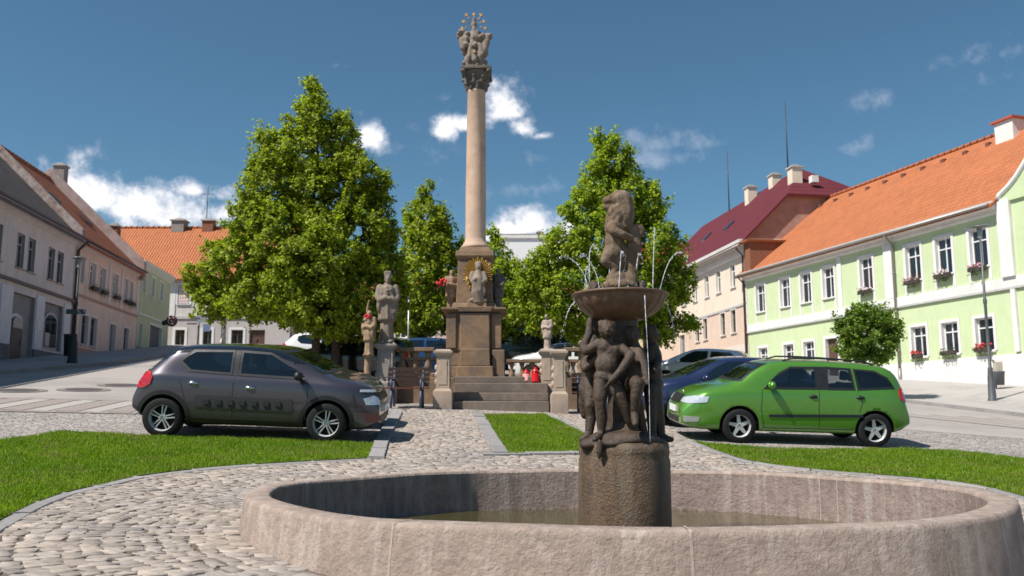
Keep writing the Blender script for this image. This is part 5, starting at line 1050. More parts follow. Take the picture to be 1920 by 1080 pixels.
Wh.boxes('string_course', [(-8, 8.5, -.07, 0, 6.72, 6.9)], mat('grey_plaster_edge', (.48, .47, .46))); Wh.boxes('corner_quoin', [(0.05, .5, -.05, 0, 6.9, 9.2)], M_WHITE); Wh.boxes('cornice', [(-8, 8.55, -.25, 0, 9.25, 9.55)], M_LOWG)
rw = Wh.gable(-8, 8.5, 9.75, 13.9, 9, R_ORANGE, M_OFF, .4, .3); Wh.ridge_caps(-8.2, 8.7, 4.5, 13.9, R_ORANGE, rw); Wh.pipe(3.75, 4.5, 9.6); Wh.pipe(8.35, 4.5, 9.6, M_COPPER)
Wh.chimney(at(332, 425, 64).x + 23.1, 4.5, 13, 14.35, .9, mat('old_chimney', (.27, .235, .22)), cp, rw); Wh.chimney(at(388, 425, 64).x + 23.1, 4.5, 13, 14.35, .8, mat('old_brick', (.24, .10, .06)), cp, rw)
b = MB(); x = at(383, 425, 64).x + 23.1; b.tube([(x, 4.4, 13.8), (x, 4.4, 17)], .03, 6); b.tube([(x - .4, 4.4, 16.4), (x + .4, 4.4, 16.4)], .02, 5); Wh.part('aerial', b, M_DOORD, rw)
# ---- farther houses seen between and under the trees
def plain_house(name, label, x0, x1, y, zg, ze, zr, wm, rm, d=8, wins=((), 0, 1), n=6, lowrow=True):
    H = House(name, label, (x0, y), (1, 0), zg); L = x1 - x0; cs_ = [L * (i + .5) / n for i in range(n)]
    rows = [(zg + .9, zg + 2.2)] + ([(zg + 3.9, zg + 5.2)] if ze - zg > 5.5 else []) + ([(zg + 6.9, zg + 8.1)] if ze - zg > 8.6 else [])
    H.facade(0, L, zg - 1.5, ze, [(c - .4, c + .4, a, b_) for c in cs_ for a, b_ in rows], wm, M_WHITE, .15, d)
    for c in cs_:
        for a, b_ in rows: H.window(c - .4, c + .4, a, b_, M_FRAME, M_WHITE, .1, True, .5)
    if rm is not None: H.gable(0, L, ze + .1, zr, d, rm, wm, .35, .2)
    H.boxes('cornice', [(0, L, -.15, 0, ze - .3, ze)], M_WHITE); return H
plain_house('blue_grey_house', 'narrow dark blue-grey house beside the white corner house', -14.45, -13.0, 61.5, 4.6, 8.6, 10.2, plain('slate_blue_plaster', (.09, .12, .16), .8), R_OLD, 8, n=1)
plain_house('rose_house', 'low pale rose house glimpsed under the trees behind the parked cars', -12.9, -1.0, 64, 4.9, 8.4, 10.6, mat('pale_rose_plaster', (.55, .42, .40), .9, 3, .06, .1), R_OLD, 8, n=6)
plain_house('yellow_house', 'pale yellow house with white window frames glimpsed under the trees', -.8, 9.6, 66, 5.2, 9.4, 10.6, mat('pale_yellow_plaster', (.66, .58, .36), .9, 3, .06, .1), R_OLD, 8, n=5)
plain_house('red_roofed_house', 'far house with a bright red roof beside the dark red roof', 9.0, 17.5, 78, 5.5, 13.4, 16.2, M_CREAM, R_RED, 8, n=4)
Wg = plain_house('white_gabled_house', 'tall white house far behind the column with one chimney', at(938, 460, 84).x, at(1060, 460, 84).x, 84, 6, at(980, 441, 84).z, 0, mat('bright_white_plaster', (.80, .80, .80), .9, 3, .03, .1), None, 9, n=3)
b = MB(); L_ = at(1060, 460, 84).x - at(938, 460, 84).x; zt9 = at(980, 441, 84).z; b.box(-.1, L_ + .1, -.12, 9, zt9 + .001, zt9 + .12); r9 = Wg.part('roof', b, M_ZINC); Wg.chimney(at(1013, 440, 84).x - at(938, 460, 84).x, 1.0, zt9 + .12, at(1013, 433, 84).z, .6, mat('old_chimney', (.27, .235, .22)), cp, r9)
# ================================================================== cars
M_TYRE = plain('tyre_rubber', (.012, .012, .013), .8, spec=.3); M_RIM = plain('alloy', (.58, .58, .60), .3, .35); M_BLACK = plain('black_plastic', (.014, .014, .016), .5); M_ARCH = plain('wheel_well', (.006, .006, .006), .95)
M_CARGL = glass_mat('car_glass', (.006, .012, .018), .18, .02); M_CARSEE = glass_mat('car_window', (.01, .018, .024), .62, .02); M_HEAD = plain('headlamp_glass', (.62, .64, .68), .08, .35, 1.0); M_TAIL = plain('tail_lamp_red', (.45, .008, .012), .12, 0, 1.0); M_PLATE = plain('white_plate', (.72, .72, .72), .5); M_CHROME = plain('chrome_trim', (.6, .6, .62), .15, 1.0)
def paint(name, c, metal=.45, rough=.34): return plain(name, c, rough, metal, 1.0)
def lerp_tab(T, x):
    if x <= T[0][0]: return T[0][1]
    for (a, p), (b_, q) in zip(T[:-1], T[1:]):
        if x <= b_: return p + (q - p) * (x - a) / (b_ - a)
    return T[-1][1]
class Car:
    def __init__(s, name, label, x, y, head, D, body_m, group=None, scale=1.0, dark_roof=None, detail=True):
        s.see = detail; s.D = D; s.L = D['L']; s.t = thing(name, label, 'car', (x, y, 0), 0, group); s.off = (D['ax'][0] + D['ax'][1]) / 2
        n = Vector((.037, -.1, 1)).normalized(); f = Vector((math.cos(head), math.sin(head), 0)); f = (f - n * f.dot(n)).normalized(); l_ = n.cross(f)
        M = Matrix((f, l_, n)).transposed().to_4x4(); M.translation = (x, y, ground(x, y) + .006); s.t.matrix_world = M @ Matrix.Scale(scale, 4)
        W = D['W']; L = s.L; st = sorted(set([0, .015, .06, .14, .25] + [.4 + i * (L - .8) / 26 for i in range(27)] + [L - .25, L - .14, L - .06, L - .015, L]))
        b = MB(); rows = []
        for x_ in st:
            zt, zb, be = lerp_tab(D['top'], x_), lerp_tab(D['bot'], x_), lerp_tab(D['belt'], x_)
            be = min(be, zt - .02); g = zt - be; tg = min(1, max(0, (g - .04) / .26)); tg = tg * tg * (3 - 2 * tg)
            dr, df = x_, L - x_; w_ = W * (1 - D.get('rt', .14) * max(0, 1 - dr / .55) ** 2.2 - D.get('ft', .22) * max(0, 1 - df / .75) ** 2.2)
            if x_ > L * .55: w_ *= 1 - .03 * (x_ / L - .55)
            H = be - zb; wr = w_ * D.get('roofw', .74)
            P = [(0, zb), (.75 * w_, zb), (.93 * w_, zb + .03), (.985 * w_, zb + .16 * H), (w_, zb + .42 * H), (.995 * w_, zb + .72 * H), (.97 * w_, be - .06 * H), (.935 * w_, be)]
            fg = (.30, .62, .86, .955, .99, 1.0); fh = (.42, .70, .84, .93, .98, 1.0); yh = (.88, .80, .70, .56, .34, 0.0)
            yg = (.935 * w_ + (wr - .935 * w_) * .30, .935 * w_ + (wr - .935 * w_) * .64, wr * .985, wr * .90, wr * .5, 0)
            for k in range(6): P.append((yg[k] * tg + yh[k] * w_ * (1 - tg), be + g * (fg[k] * tg + fh[k] * (1 - tg))))
            rows.append((x_ - s.off, P))
        n_ = len(rows[0][1]); ring = 2 * n_ - 2
        for x_, P in rows:
            b.v += [(x_, y_, z_) for y_, z_ in P] + [(x_, -y_, z_) for y_, z_ in reversed(P[1:-1])]
        for i in range(len(rows) - 1):
            for k in range(ring): b.f.append((i * ring + k, (i + 1) * ring + k, (i + 1) * ring + (k + 1) % ring, i * ring + (k + 1) % ring)); b.mi.append(0); b.sm.append(True)
        e = (len(rows) - 1) * ring
        for k in range(n_ - 1):      # end caps as strips across
            a, c = k, k + 1; a2, c2 = (ring - k) % ring, ring - k - 1
            for o_, fl in ((0, 0), (e, 1)):
                q = [a + o_, c + o_, c2 + o_, a2 + o_] if a != a2 else [a + o_, c + o_, c2 + o_]
                if c == c2: q = [a + o_, c + o_, a2 + o_]
                b.f.append(tuple(reversed(q)) if fl else tuple(q)); b.mi.append(0); b.sm.append(True)
        mats = [body_m, M_ARCH, dark_roof or body_m, M_BLACK]
        o = bpy.data.objects.new('raw', b.mesh('raw', mats)); COL.objects.link(o)
        bm = bmesh.new(); bm.from_mesh(o.data); bmesh.ops.recalc_face_normals(bm, faces=bm.faces[:]); bm.to_mesh(o.data); bm.free()
        ss = o.modifiers.new('s', 'SUBSURF'); ss.levels = 1 if not detail else 2; ss.render_levels = ss.levels
        full = baked(o); bm = bmesh.new(); bm.from_mesh(full); s.bvh = BVHTree.FromBMesh(bm); bm.free()
        cut = []
        if True:
            cb = MB(); ra = D['wr'] + .055
            for ax in D['ax']:
                for sd in (-1, 1):
                    y0, y1 = sorted((sd * (W - .30), sd * (W + .3))); cb.lathe([(ra, y0), (ra, y1)], 40, (ax - s.off, 0, D['wr'] - .005), axis='y', smooth=True)
                    N_ = len(cb.v)
            co = bpy.data.objects.new('cut', cb.mesh('cut', [M_ARCH])); COL.objects.link(co)
            bm = bmesh.new(); bm.from_mesh(co.data); bmesh.ops.recalc_face_normals(bm, faces=bm.faces[:]); bm.to_mesh(co.data); bm.free()
            bo = o.modifiers.new('b', 'BOOLEAN'); bo.operation = 'DIFFERENCE'; bo.object = co; bo.solver = 'EXACT'
            bo.material_mode = 'TRANSFER'
        me = baked(o); me.name = 'body'; bpy.data.objects.remove(o); bpy.data.objects.remove(co)
        mats_now = [m.name if m else '' for m in me.materials]
        if dark_roof:
            ri = mats_now.index(dark_roof.name) if dark_roof.name in mats_now else 0
            for p in me.polygons:
                xx = p.center.x + s.off
                if p.center.z > lerp_tab(D['top'], xx) - .11 and p.center.z > D['rooflo'] and p.material_index == 0: p.material_index = ri
        s.body = link('body', me, s.t)
        for ax in D['ax']:
            for sd in (-1, 1): s.wheel(ax - s.off, sd)
    def wheel(s, x, sd):
        D = s.D; r = D['wr']; y = sd * (D['W'] - .105); hub = MB(); hub.lathe([(.055, -.02), (.055, .03), (.02, .04)] if sd > 0 else [(.02, -.04), (.055, -.03), (.055, .02)], 14, (0, 0, 0), axis='y')
        h = hub.build('wheel', M_RIM, s.t); h.location = (x, y, r - .005); b = MB()
        b.lathe([(r * .66, -.10), (r * .9, -.105), (r * .985, -.085), (r, -.05), (r, .05), (r * .985, .085), (r * .9, .105), (r * .66, .10)], 36, (0, 0, 0), axis='y', cap=False); b.build('tyre', M_TYRE, h)
        b = MB(); o = .085 * sd; ro, ri = r * .69, r * .61
        prof = [(ro, o), (ro, o - .02 * sd), (ri, o - .035 * sd), (ri, -o)]; 
        vs = []; n = 36
        for rr, yy in prof:
            for j in range(n): a = 2 * PI * j / n; vs.append((math.cos(a) * rr, yy, math.sin(a) * rr))
        b.add(vs, [(i * n + j, i * n + (j + 1) % n, (i + 1) * n + (j + 1) % n, (i + 1) * n + j) for i in range(3) for j in range(n)], 0, True)
        b.lathe([(ri, -.012), (ri, .0)], 30, (0, -o * .2, 0), 1, axis='y', smooth=False)
        k = D['spokes']
        for i in range(k):
            a = 2 * PI * i / k + .2
            for da in D['sp_off']:
                c, t_ = math.cos(a), math.sin(a); w0, w1 = D['sp_w']; p = lambda rr, ww, yy: (c * rr - t_ * ww, yy, t_ * rr + c * ww)
                y0, y1 = o * .75, o * .45
                b.add([p(.03, da * .5 - w0, y0), p(.03, da * .5 + w0, y0), p(ri + .01, da + w1, y0 - .012 * sd), p(ri + .01, da - w1, y0 - .012 * sd), p(.03, da * .5 - w0, y1), p(.03, da * .5 + w0, y1), p(ri + .01, da + w1, y1), p(ri + .01, da - w1, y1)],
                      [(0, 1, 2, 3), (4, 7, 6, 5), (0, 4, 5, 1), (1, 5, 6, 2), (3, 2, 6, 7), (0, 3, 7, 4)])
        b.build('rim', [M_RIM, M_ARCH], h)
    def patch(s, name, poly, direction, m, off=.006, parent=None, step=.06, skirt=.02):
        d = Vector(direction).normalized(); ax = Vector((-d.y, d.x, 0)) if abs(d.z) < .9 else Vector((0, 1, 0))
        if ax.x < 0 or (abs(ax.x) < 1e-6 and ax.y < 0): ax = -ax
        bz = Vector((0, 0, 1)) if abs(d.z) < .9 else Vector((1, 0, 0))
        bm = bmesh.new(); bm.faces.new([bm.verts.new((p[0], p[1], 0)) for p in poly]); bmesh.ops.triangulate(bm, faces=bm.faces[:])
        for i in (0, 1):
            lo, hi = min(p[i] for p in poly), max(p[i] for p in poly); k = math.ceil(lo / step) * step
            while k < hi:
                co = [0, 0, 0]; no = [0, 0, 0]; co[i] = k; no[i] = 1
                bmesh.ops.bisect_plane(bm, geom=bm.verts[:] + bm.edges[:] + bm.faces[:], plane_co=co, plane_no=no); k += step
        bd = [e for e in bm.edges if len(e.link_faces) == 1]
        ex = bmesh.ops.extrude_edge_only(bm, edges=bd)['geom']; sk = {v for v in ex if isinstance(v, bmesh.types.BMVert)}
        for v in bm.verts:
            o = ax * v.co.x + bz * v.co.y + d * 4; h = s.bvh.ray_cast(o, -d, 8)
            if h[0] is None:
                q = s.bvh.find_nearest(ax * v.co.x + bz * v.co.y + d * 1.0); P, Nn = q[0], q[1]
            else: P, Nn = h[0], h[1]
            if Nn.dot(d) < 0: Nn = -Nn
            v.co = P + Nn * (off if v not in sk else -skirt)
        bmesh.ops.recalc_face_normals(bm, faces=bm.faces[:])
        big = max(bm.faces, key=lambda f: f.calc_area())
        if big.normal.dot(d) < 0: bmesh.ops.reverse_faces(bm, faces=bm.faces[:])
        me = bpy.data.meshes.new(name); bm.to_mesh(me); bm.free(); me.materials.append(m); return link(name, me, parent or s.t)
    def X(s, x): return x - s.off
    def glaze(s, name, poly, direction, border=.035):
        d = Vector(direction).normalized(); cx = sum(p[0] for p in poly) / len(poly); cz = sum(p[1] for p in poly) / len(poly)
        inner = [(cx + (p[0] - cx) * (1 - border / max(.05, abs(p[0] - cx) + .001) * min(1, abs(p[0] - cx) / .2)), cz + (p[1] - cz) * (1 - border / max(.05, abs(p[1] - cz)))) for p in poly]
        g = s.patch(name, poly, direction, M_CARSEE, off=.004, skirt=-.004)
        ax = Vector((-d.y, d.x, 0)); ax = -ax if (ax.x < 0 or (abs(ax.x) < 1e-6 and ax.y < 0)) else ax
        bm = bmesh.new(); bm.from_mesh(s.body.data); kill = []
        P = np.array([(v.co.dot(ax), v.co.z) for v in bm.verts]); ins = inpoly(poly, P[:, 0], P[:, 1]); bm.verts.index_update()
        for f in bm.faces:
            if f.normal.dot(d) > .12 and all(ins[v.index] for v in f.verts): kill.append(f)
        bmesh.ops.delete(bm, geom=kill, context='FACES'); bm.to_mesh(s.body.data); bm.free()
        n = len(poly)
        for i in range(n): s.patch('window_seal', [poly[i], poly[(i + 1) % n], inner[(i + 1) % n], inner[i]], direction, M_BLACK, off=.007, parent=g, step=.08, skirt=.012)
        return g
    def interior(s, floor=.34, belt=.92):
        W = s.D['W'] - .12; m = plain('cabin_trim', (.05, .05, .052), .8); b = MB(); b.box(s.X(.45), s.X(2.95), -W, W, floor, floor + .04); b.build('cabin_floor', m, s.t)
        b = MB(); b.prism([(s.X(2.68), .72), (s.X(3.0), .72), (s.X(3.12), belt), (s.X(2.95), belt + .03), (s.X(2.66), belt - .03)], -W, W, 'y'); b.build('dashboard', m, s.t)
        b = MB(); c = Vector((s.X(2.55), .36, .93)); b.tube([c + Vector((math.sin(a) * -.06, math.cos(a) * .18, math.sin(a) * .17)) for a in [2 * PI * i / 20 for i in range(21)]], .016, 6); b.build('steering_wheel', M_BLACK, s.t)
        for x0, ys in ((1.75, (-.36, .36)), (.92, (-.4, 0, .4))):
            for y in ys:
                b = MB(); b.box(s.X(x0), s.X(x0 + .5), y - .22, y + .22, .45, .60); b.prism([(s.X(x0), .58), (s.X(x0 + .14), .58), (s.X(x0 - .06), 1.10), (s.X(x0 - .16), 1.08)], y - .22, y + .22, 'y'); b.box(s.X(x0 - .17), s.X(x0 - .08), y - .12, y + .12, 1.13, 1.31); b.build('seat', plain('seat_cloth', (.10, .10, .105), .9), s.t, bevel=.03)
    def side(s, name, poly, m, sd, **k):
        if s.see and m is M_CARGL: return s.glaze(name, [(s.X(x), z) for x, z in poly], (0, sd, 0))
        return s.patch(name, [(s.X(x), z) for x, z in poly], (0, sd, 0), m, **k)
    def strip(s, name, pts, w_, m, sd, **k):
        P = [Vector(p) for p in pts]; up, dn = [], []
        for i, p in enumerate(P):
            d = (P[min(i + 1, len(P) - 1)] - P[max(i - 1, 0)]).normalized(); nn = Vector((-d.y, d.x)) * w_ / 2; up.append(tuple(p + nn)); dn.append(tuple(p - nn))
        return s.side(name, up + dn[::-1], m, sd, **k)
    def arch_ring(s, ax, sd, m, w_=.06, parent=None):
        r0 = s.D['wr'] + .058; P = [(ax + r0 * math.cos(a), s.D['wr'] - .005 + r0 * math.sin(a)) for a in [-.35 + (PI + .7) * i / 18 for i in range(19)]]; r1 = r0 + w_
        Q = [(ax + r1 * math.cos(a), s.D['wr'] - .005 + r1 * math.sin(a)) for a in [-.3 + (PI + .6) * i / 18 for i in range(19)]]
        return s.side('wheel_arch_trim', P + Q[::-1], m, sd, off=.008, step=.05)
    def mirror(s, x, z, sd, m):
        yb = s.D['W'] * .93; b = MB(); b.tube([(s.X(x), sd * (yb - .04), z - .02), (s.X(x) - .01, sd * (yb + .07), z)], [.03, .025], 8); b.ball((s.X(x), sd * (yb + .13), z + .03), (.07, .115, .075), 14, 9); b.build('mirror', m, s.t)
    def handle(s, x, z, sd, m):
        h = s.bvh.ray_cast(Vector((s.X(x), sd * 3, z)), Vector((0, -sd, 0)), 5); y = h[0].y; b = MB(); b.ball((s.X(x), y, z), (.085, .035, .035), 10, 6); return b.build('door_handle', m, s.t)
def hatch_tables(): 
    return dict(L=3.86, W=.865, ax=(.52, 3.06), wr=.31, rooflo=1.2, spokes=5, sp_off=(-.030, .030), sp_w=(.010, .011), roofw=.75, ft=.27, rt=.13,
        top=[(0, .62), (.04, .80), (.12, .97), (.24, 1.09), (.40, 1.22), (.55, 1.37), (.64, 1.425), (1.02, 1.465), (1.6, 1.48), (1.9, 1.47), (2.2, 1.435), (2.5, 1.32), (2.85, 1.15), (3.1, 1.03), (3.3, .995), (3.55, .95), (3.74, .87), (3.83, .76), (3.86, .62)],
        bot=[(0, .42), (.12, .30), (.4, .22), (3.4, .19), (3.68, .2), (3.86, .30)], belt=[(0, .60), (.15, .92), (.35, 1.0), (.9, .985), (2.6, .95), (3.1, .93), (3.55, .85), (3.86, .58)])
def estate_tables():
    return dict(L=4.17, W=.825, ax=(.68, 3.14), wr=.305, rooflo=1.3, spokes=5, sp_off=(0,), sp_w=(.038, .024), roofw=.76, ft=.20, rt=.13,
        top=[(0, .55), (.03, .80), (.08, 1.02), (.15, 1.18), (.24, 1.35), (.33, 1.435), (.55, 1.475), (1.0, 1.505), (1.7, 1.52), (2.3, 1.505), (2.6, 1.455), (2.85, 1.33), (3.1, 1.16), (3.28, 1.055), (3.5, 1.01), (3.82, .93), (4.02, .84), (4.12, .72), (4.17, .56)],
        bot=[(0, .40), (.15, .28), (.5, .2), (3.6, .19), (3.95, .2), (4.17, .28)], belt=[(0, .53), (.12, .92), (.35, 1.0), (1.0, 1.0), (2.6, .965), (3.2, .94), (3.78, .86), (4.17, .52)])
def glassy(c, scr_z0, scr_z1, rear_z0, rear_z1, wb=.66, wt=.54):
    if c.see:
        c.interior(); c.glaze('windscreen', [(-wb, scr_z0), (wb, scr_z0), (wt, scr_z1), (-wt, scr_z1)], (1, 0, 0)); c.glaze('rear_window', [(-wb * .95, rear_z0), (wb * .95, rear_z0), (wt, rear_z1), (-wt, rear_z1)], (-1, 0, 0)); return
    c.patch('windscreen', [(-wb, scr_z0), (wb, scr_z0), (wt, scr_z1), (-wt, scr_z1)], (1, 0, 0), M_CARGL, off=.005)
    c.patch('rear_window', [(-wb * .95, rear_z0), (wb * .95, rear_z0), (wt, rear_z1), (-wt, rear_z1)], (-1, 0, 0), M_CARGL, off=.005)
def plate(c, front=True, z=.48):
    d = 1 if front else -1; h = c.bvh.ray_cast(Vector((d * 4, 0, z)), Vector((-d, 0, 0)), 6); x = h[0].x; b = MB(); b.box(min(x, x + d * .03), max(x, x + d * .03), -.26, .26, z - .055, z + .055); o = b.build('number_plate', M_PLATE, c.t)
    b = MB(); xx = x + d * .031; b.box(min(xx, xx + d * .002), max(xx, xx + d * .002), *((.215, .255) if d < 0 else (-.255, -.215)), z - .05, z + .05); b.build('plate_band', plain('plate_blue', (.02, .05, .3), .5), o)
def hatch(name, label, x, y, head, col, roof=None, group=None, both=True, full=True, D=None, scale=1.0):
    D = D or hatch_tables(); c = Car(name, label, x, y, head, D, col, group, scale, roof, detail=full)
    for sd in ((-1, 1) if both else (-1,)):
        c.side('side_window', [(1.66, .995), (2.73, .965), (2.60, 1.08), (2.38, 1.24), (2.12, 1.365), (1.66, 1.385)], M_CARGL, sd, off=.005)
        c.side('side_window', [(.88, 1.03), (1.56, 1.0), (1.56, 1.385), (.92, 1.37), (.80, 1.30), (.72, 1.16)], M_CARGL, sd, off=.005)
        c.patch('tail_light', [(c.X(.02) if 0 else q[0], q[1]) for q in [(-.15, .82), (.10, .80), (.14, .9), (.06, 1.0), (-.10, .99)]], (0, sd, 0), M_TAIL) if 0 else c.side('tail_light', [(.06, .76), (.20, .76), (.31, .82), (.34, .92), (.30, 1.0), (.20, 1.03), (.12, .98), (.07, .88)], M_TAIL, sd, off=.022, skirt=.03)
        c.mirror(2.62, 1.0, sd, M_BLACK if full else col)
        if full:
            for hx, hz in ((.98, .86), (1.86, .815)): c.handle(hx, hz, sd, M_CHROME)
            for ax in D['ax']: c.arch_ring(ax, sd, M_BLACK, .065)
            c.side('rocker_trim', [(.92, .235), (2.66, .205), (2.66, .31), (.92, .33)], M_BLACK, sd, off=.008)
            o = c.side('door_bump_panel', [(1.02, .50), (2.50, .47), (2.54, .52), (2.52, .66), (1.04, .685), (1.0, .64)], plain('matte_bump_black', (.03, .029, .031), .6), sd, off=.012)
            for i in range(7):
                b = MB(); xx = 1.2 + i * .185; h = c.bvh.ray_cast(Vector((c.X(xx), sd * 3, .58)), Vector((0, -sd, 0)), 5); yy = h[0].y; b.box(c.X(xx) - .045, c.X(xx) + .045, min(yy, yy + sd * .028), max(yy, yy + sd * .010), .545, .62)
                b.build('bump_pad', plain('bump_pad_grey', (.022, .022, .024), .5), o)
            for pts in ([(1.60, .35), (1.59, .7), (1.60, .99)], [(2.72, .33), (2.76, .65), (2.74, .95)], [(.86, .6), (.80, .8), (.70, 1.0)]): c.strip('door_seam', pts, .012, M_BLACK, sd, off=.003, step=.1)
            c.side('quarter_trim', [(1.57, 1.0), (1.65, .995), (1.65, 1.385), (1.57, 1.385)], M_BLACK, sd, off=.004)
        dd = Vector((.72, sd * .7, 0)); 
        fr = c.patch('headlight', [tuple(q) for q in headpoly(c, sd, [(-.10, .60), (.16, .60), (.20, .70), (.0, .74), (-.10, .70)], (3.75, .60))], dd, M_HEAD, off=.012)
        c.patch('day_light', headpoly(c, sd, [(-.10, .79), (.24, .80), (.22, .835), (-.10, .825)], (3.75, .60)), dd, M_HEAD, off=.012)
        c.patch('fog_light_bezel', headpoly(c, sd, [(-.08, .33), (.14, .33), (.18, .46), (-.06, .46)], (3.75, .60)), dd, plain('bezel_red', (.16, .05, .045), .4) if full else M_BLACK, off=.012)
    glassy(c, 1.06, 1.40, 1.08, 1.38); c.patch('grille', [(-.55, .66), (.55, .66), (.55, .78), (-.55, .78)], (1, 0, 0), M_BLACK, off=.01); c.patch('lower_grille', [(-.5, .30), (.5, .30), (.5, .42), (-.5, .42)], (1, 0, 0), M_BLACK, off=.008)
    plate(c, True, .52); plate(c, False, .62); return c
def headpoly(c, sd, poly, ref):
    """polygon drawn round a reference point (x from the rear bumper, half width) in the slanted plane of a corner"""
    dd = Vector((.72, sd * .7, 0)).normalized(); ax = Vector((-dd.y, dd.x, 0)); 
    if ax.x < 0: ax = -ax
    r = Vector((c.X(ref[0]), sd * ref[1], 0)).dot(ax); return [(r + (-a), z) for a, z in poly]
GREYM = paint('graphite_paint', (.060, .052, .066)); NAVYR = paint('black_roof_paint', (.012, .013, .018), .1, .12)
c1_ = hatch('hatchback_car', 'dark grey hatchback with black roof parked behind the grass, nearer of two', -4.20, 15.05, .02, GREYM, NAVYR)
hatch('hatchback_car', 'dark grey hatchback mostly hidden behind the nearer grey one, its nose poking out', -4.45, 16.95, .03, GREYM, NAVYR, full=False, scale=.97)
def estate(name, label, x, y, head, col, D=None, full=True, scale=1.0):
    D = D or estate_tables(); c = Car(name, label, x, y, head, D, col, None, scale, None, detail=full)
    fx = lambda zx: (1865 - zx) / 370 * .968
    for sd in (-1, 1):
        c.side('side_window', [(fx(1205), .995), (2.72, .97), (2.60, 1.10), (2.42, 1.27), (2.20, 1.385), (fx(1205), 1.40)], M_CARGL, sd, off=.005)
        c.side('side_window', [(1.04, 1.005), (fx(1268), .995), (fx(1268), 1.405), (1.09, 1.39)], M_CARGL, sd, off=.005)
        c.side('quarter_window', [(.30, 1.055), (1.0, 1.005), (1.05, 1.385), (.66, 1.365), (.42, 1.25)], M_CARGL, sd, off=.005)
        c.side('pillar_trim', [(fx(1266), .995), (fx(1207), .995), (fx(1207), 1.40), (fx(1266), 1.405)], M_BLACK, sd, off=.004)
        c.side('tail_light', [(.06, .80), (.22, .86), (.24, 1.02), (.16, 1.08), (.10, .98)], M_TAIL, sd, off=.02, skirt=.03)
        c.mirror(2.60, 1.02, sd, col)
        if full:
            for hx, hz in ((.96, .875), (1.82, .865)): c.handle(hx, hz, sd, M_BLACK)
            c.strip('door_moulding', [(.92, .55), (2.62, .50)], .05, plain('navy_moulding', (.012, .016, .028), .45), sd, off=.014)
            for pts in ([(1.70, .30), (1.72, .7), (1.70, .99)], [(2.70, .28), (2.76, .6), (2.74, .96)], [(.98, .62), (.92, .8), (1.0, 1.0)]): c.strip('door_seam', pts, .010, M_BLACK, sd, off=.003, step=.1)
            c.strip('sill_crease', [(1.02, .30), (2.72, .28)], .012, M_BLACK, sd, off=.003)
            b = MB(); P = []
            for xx in (.62, .8, 1.2, 1.7, 2.1, 2.3):
                h = c.bvh.ray_cast(Vector((c.X(xx), sd * .50, 3)), Vector((0, 0, -1)), 4); P.append((c.X(xx), sd * .51, h[0].z + (.005 if xx in (.62, 2.3) else .055)))
            b.tube(P, .016, 8); 
            for xx in (1.45,): b.tube([(c.X(xx), sd * .51, 1.5), (c.X(xx), sd * .51, P[3][2])], .014, 6)
            b.build('roof_rail', M_BLACK, c.t)
        dd = Vector((.72, sd * .7, 0))
        c.patch('headlight', headpoly(c, sd, [(-.20, .68), (.05, .655), (.34, .70), (.36, .80), (.10, .80), (-.14, .75)], (4.01, .58)), dd, M_HEAD, off=.012)
        c.patch('fog_light', headpoly(c, sd, [(-.02, .33), (.22, .35), (.24, .43), (-.02, .44)], (4.01, .58)), dd, plain('fog_silver', (.42, .44, .44), .25, .5), off=.01)
    glassy(c, 1.09, 1.42, 1.06, 1.37, .66, .54)
    c.patch('grille', [(-.34, .64), (.34, .64), (.38, .80), (-.38, .80)], (1, 0, 0), M_BLACK, off=.012); c.patch('lower_grille', [(-.45, .30), (.45, .30), (.45, .40), (-.45, .40)], (1, 0, 0), M_BLACK, off=.008)
    b = MB(); h = c.bvh.ray_cast(Vector((4, 0, .84)), Vector((-1, 0, 0)), 6); 
    if h[0] is not None: b.ball((h[0].x, 0, .83), (.02, .045, .045), 12, 7); b.build('badge', M_CHROME, c.t)
    plate(c, True, .535); plate(c, False, .75)
    return c
estate('estate_car', 'bright green estate car with roof rails parked beside the right-hand lawn', 5.27, 17.2, PI + .03, paint('apple_green_paint', (.095, .265, .03), .35, .28))
DB = paint('dark_blue_paint', (.014, .024, .075), .3, .3)
hatch('hatchback_car', 'dark blue car parked close behind the bright green estate car', 4.75, 19.6, PI + .03, DB, full=False)
SV = paint('silver_paint', (.62, .63, .65), .15, .3)
hatch('hatchback_car', 'silver hatchback parked in front of the peach house', at(1325, 700, 31.5).x, 31.5, PI - .42, SV, full=False)
WHT = paint('white_paint', (.72, .72, .72), .0, .3); BLK = paint('black_paint', (.012, .013, .015), .2, .2)
def wagon(name, label, px, Y, head, col, D=None, scale=1.0): return estate(name, label, at(px, 690, Y).x, Y, head, col, D, full=False, scale=scale)
hatch('hatchback_car', 'white hatchback with a red tail light behind the two tree trunks', at(612, 690, 36).x, 36, .05, WHT, full=False)
wagon('estate_car', 'black estate car in the shade behind the honey coloured carved figure', 668, 29.0, PI - .1, BLK)
hatch('hatchback_car', 'white car with a dark roof behind the balustrade, right of the column', 1.95, 33.0, PI, WHT, BLK, full=False)
van = estate_tables(); van['top'] = [(0, .6), (.03, 1.3), (.1, 1.75), (.4, 1.93), (1.4, 1.96), (2.7, 1.93), (3.0, 1.8), (3.4, 1.4), (3.6, 1.18), (3.9, 1.02), (4.1, .9), (4.17, .6)]; van['belt'] = [(0, .58), (.1, 1.1), (3.2, 1.1), (3.6, 1.02), (4.17, .58)]; van['roofw'] = .86
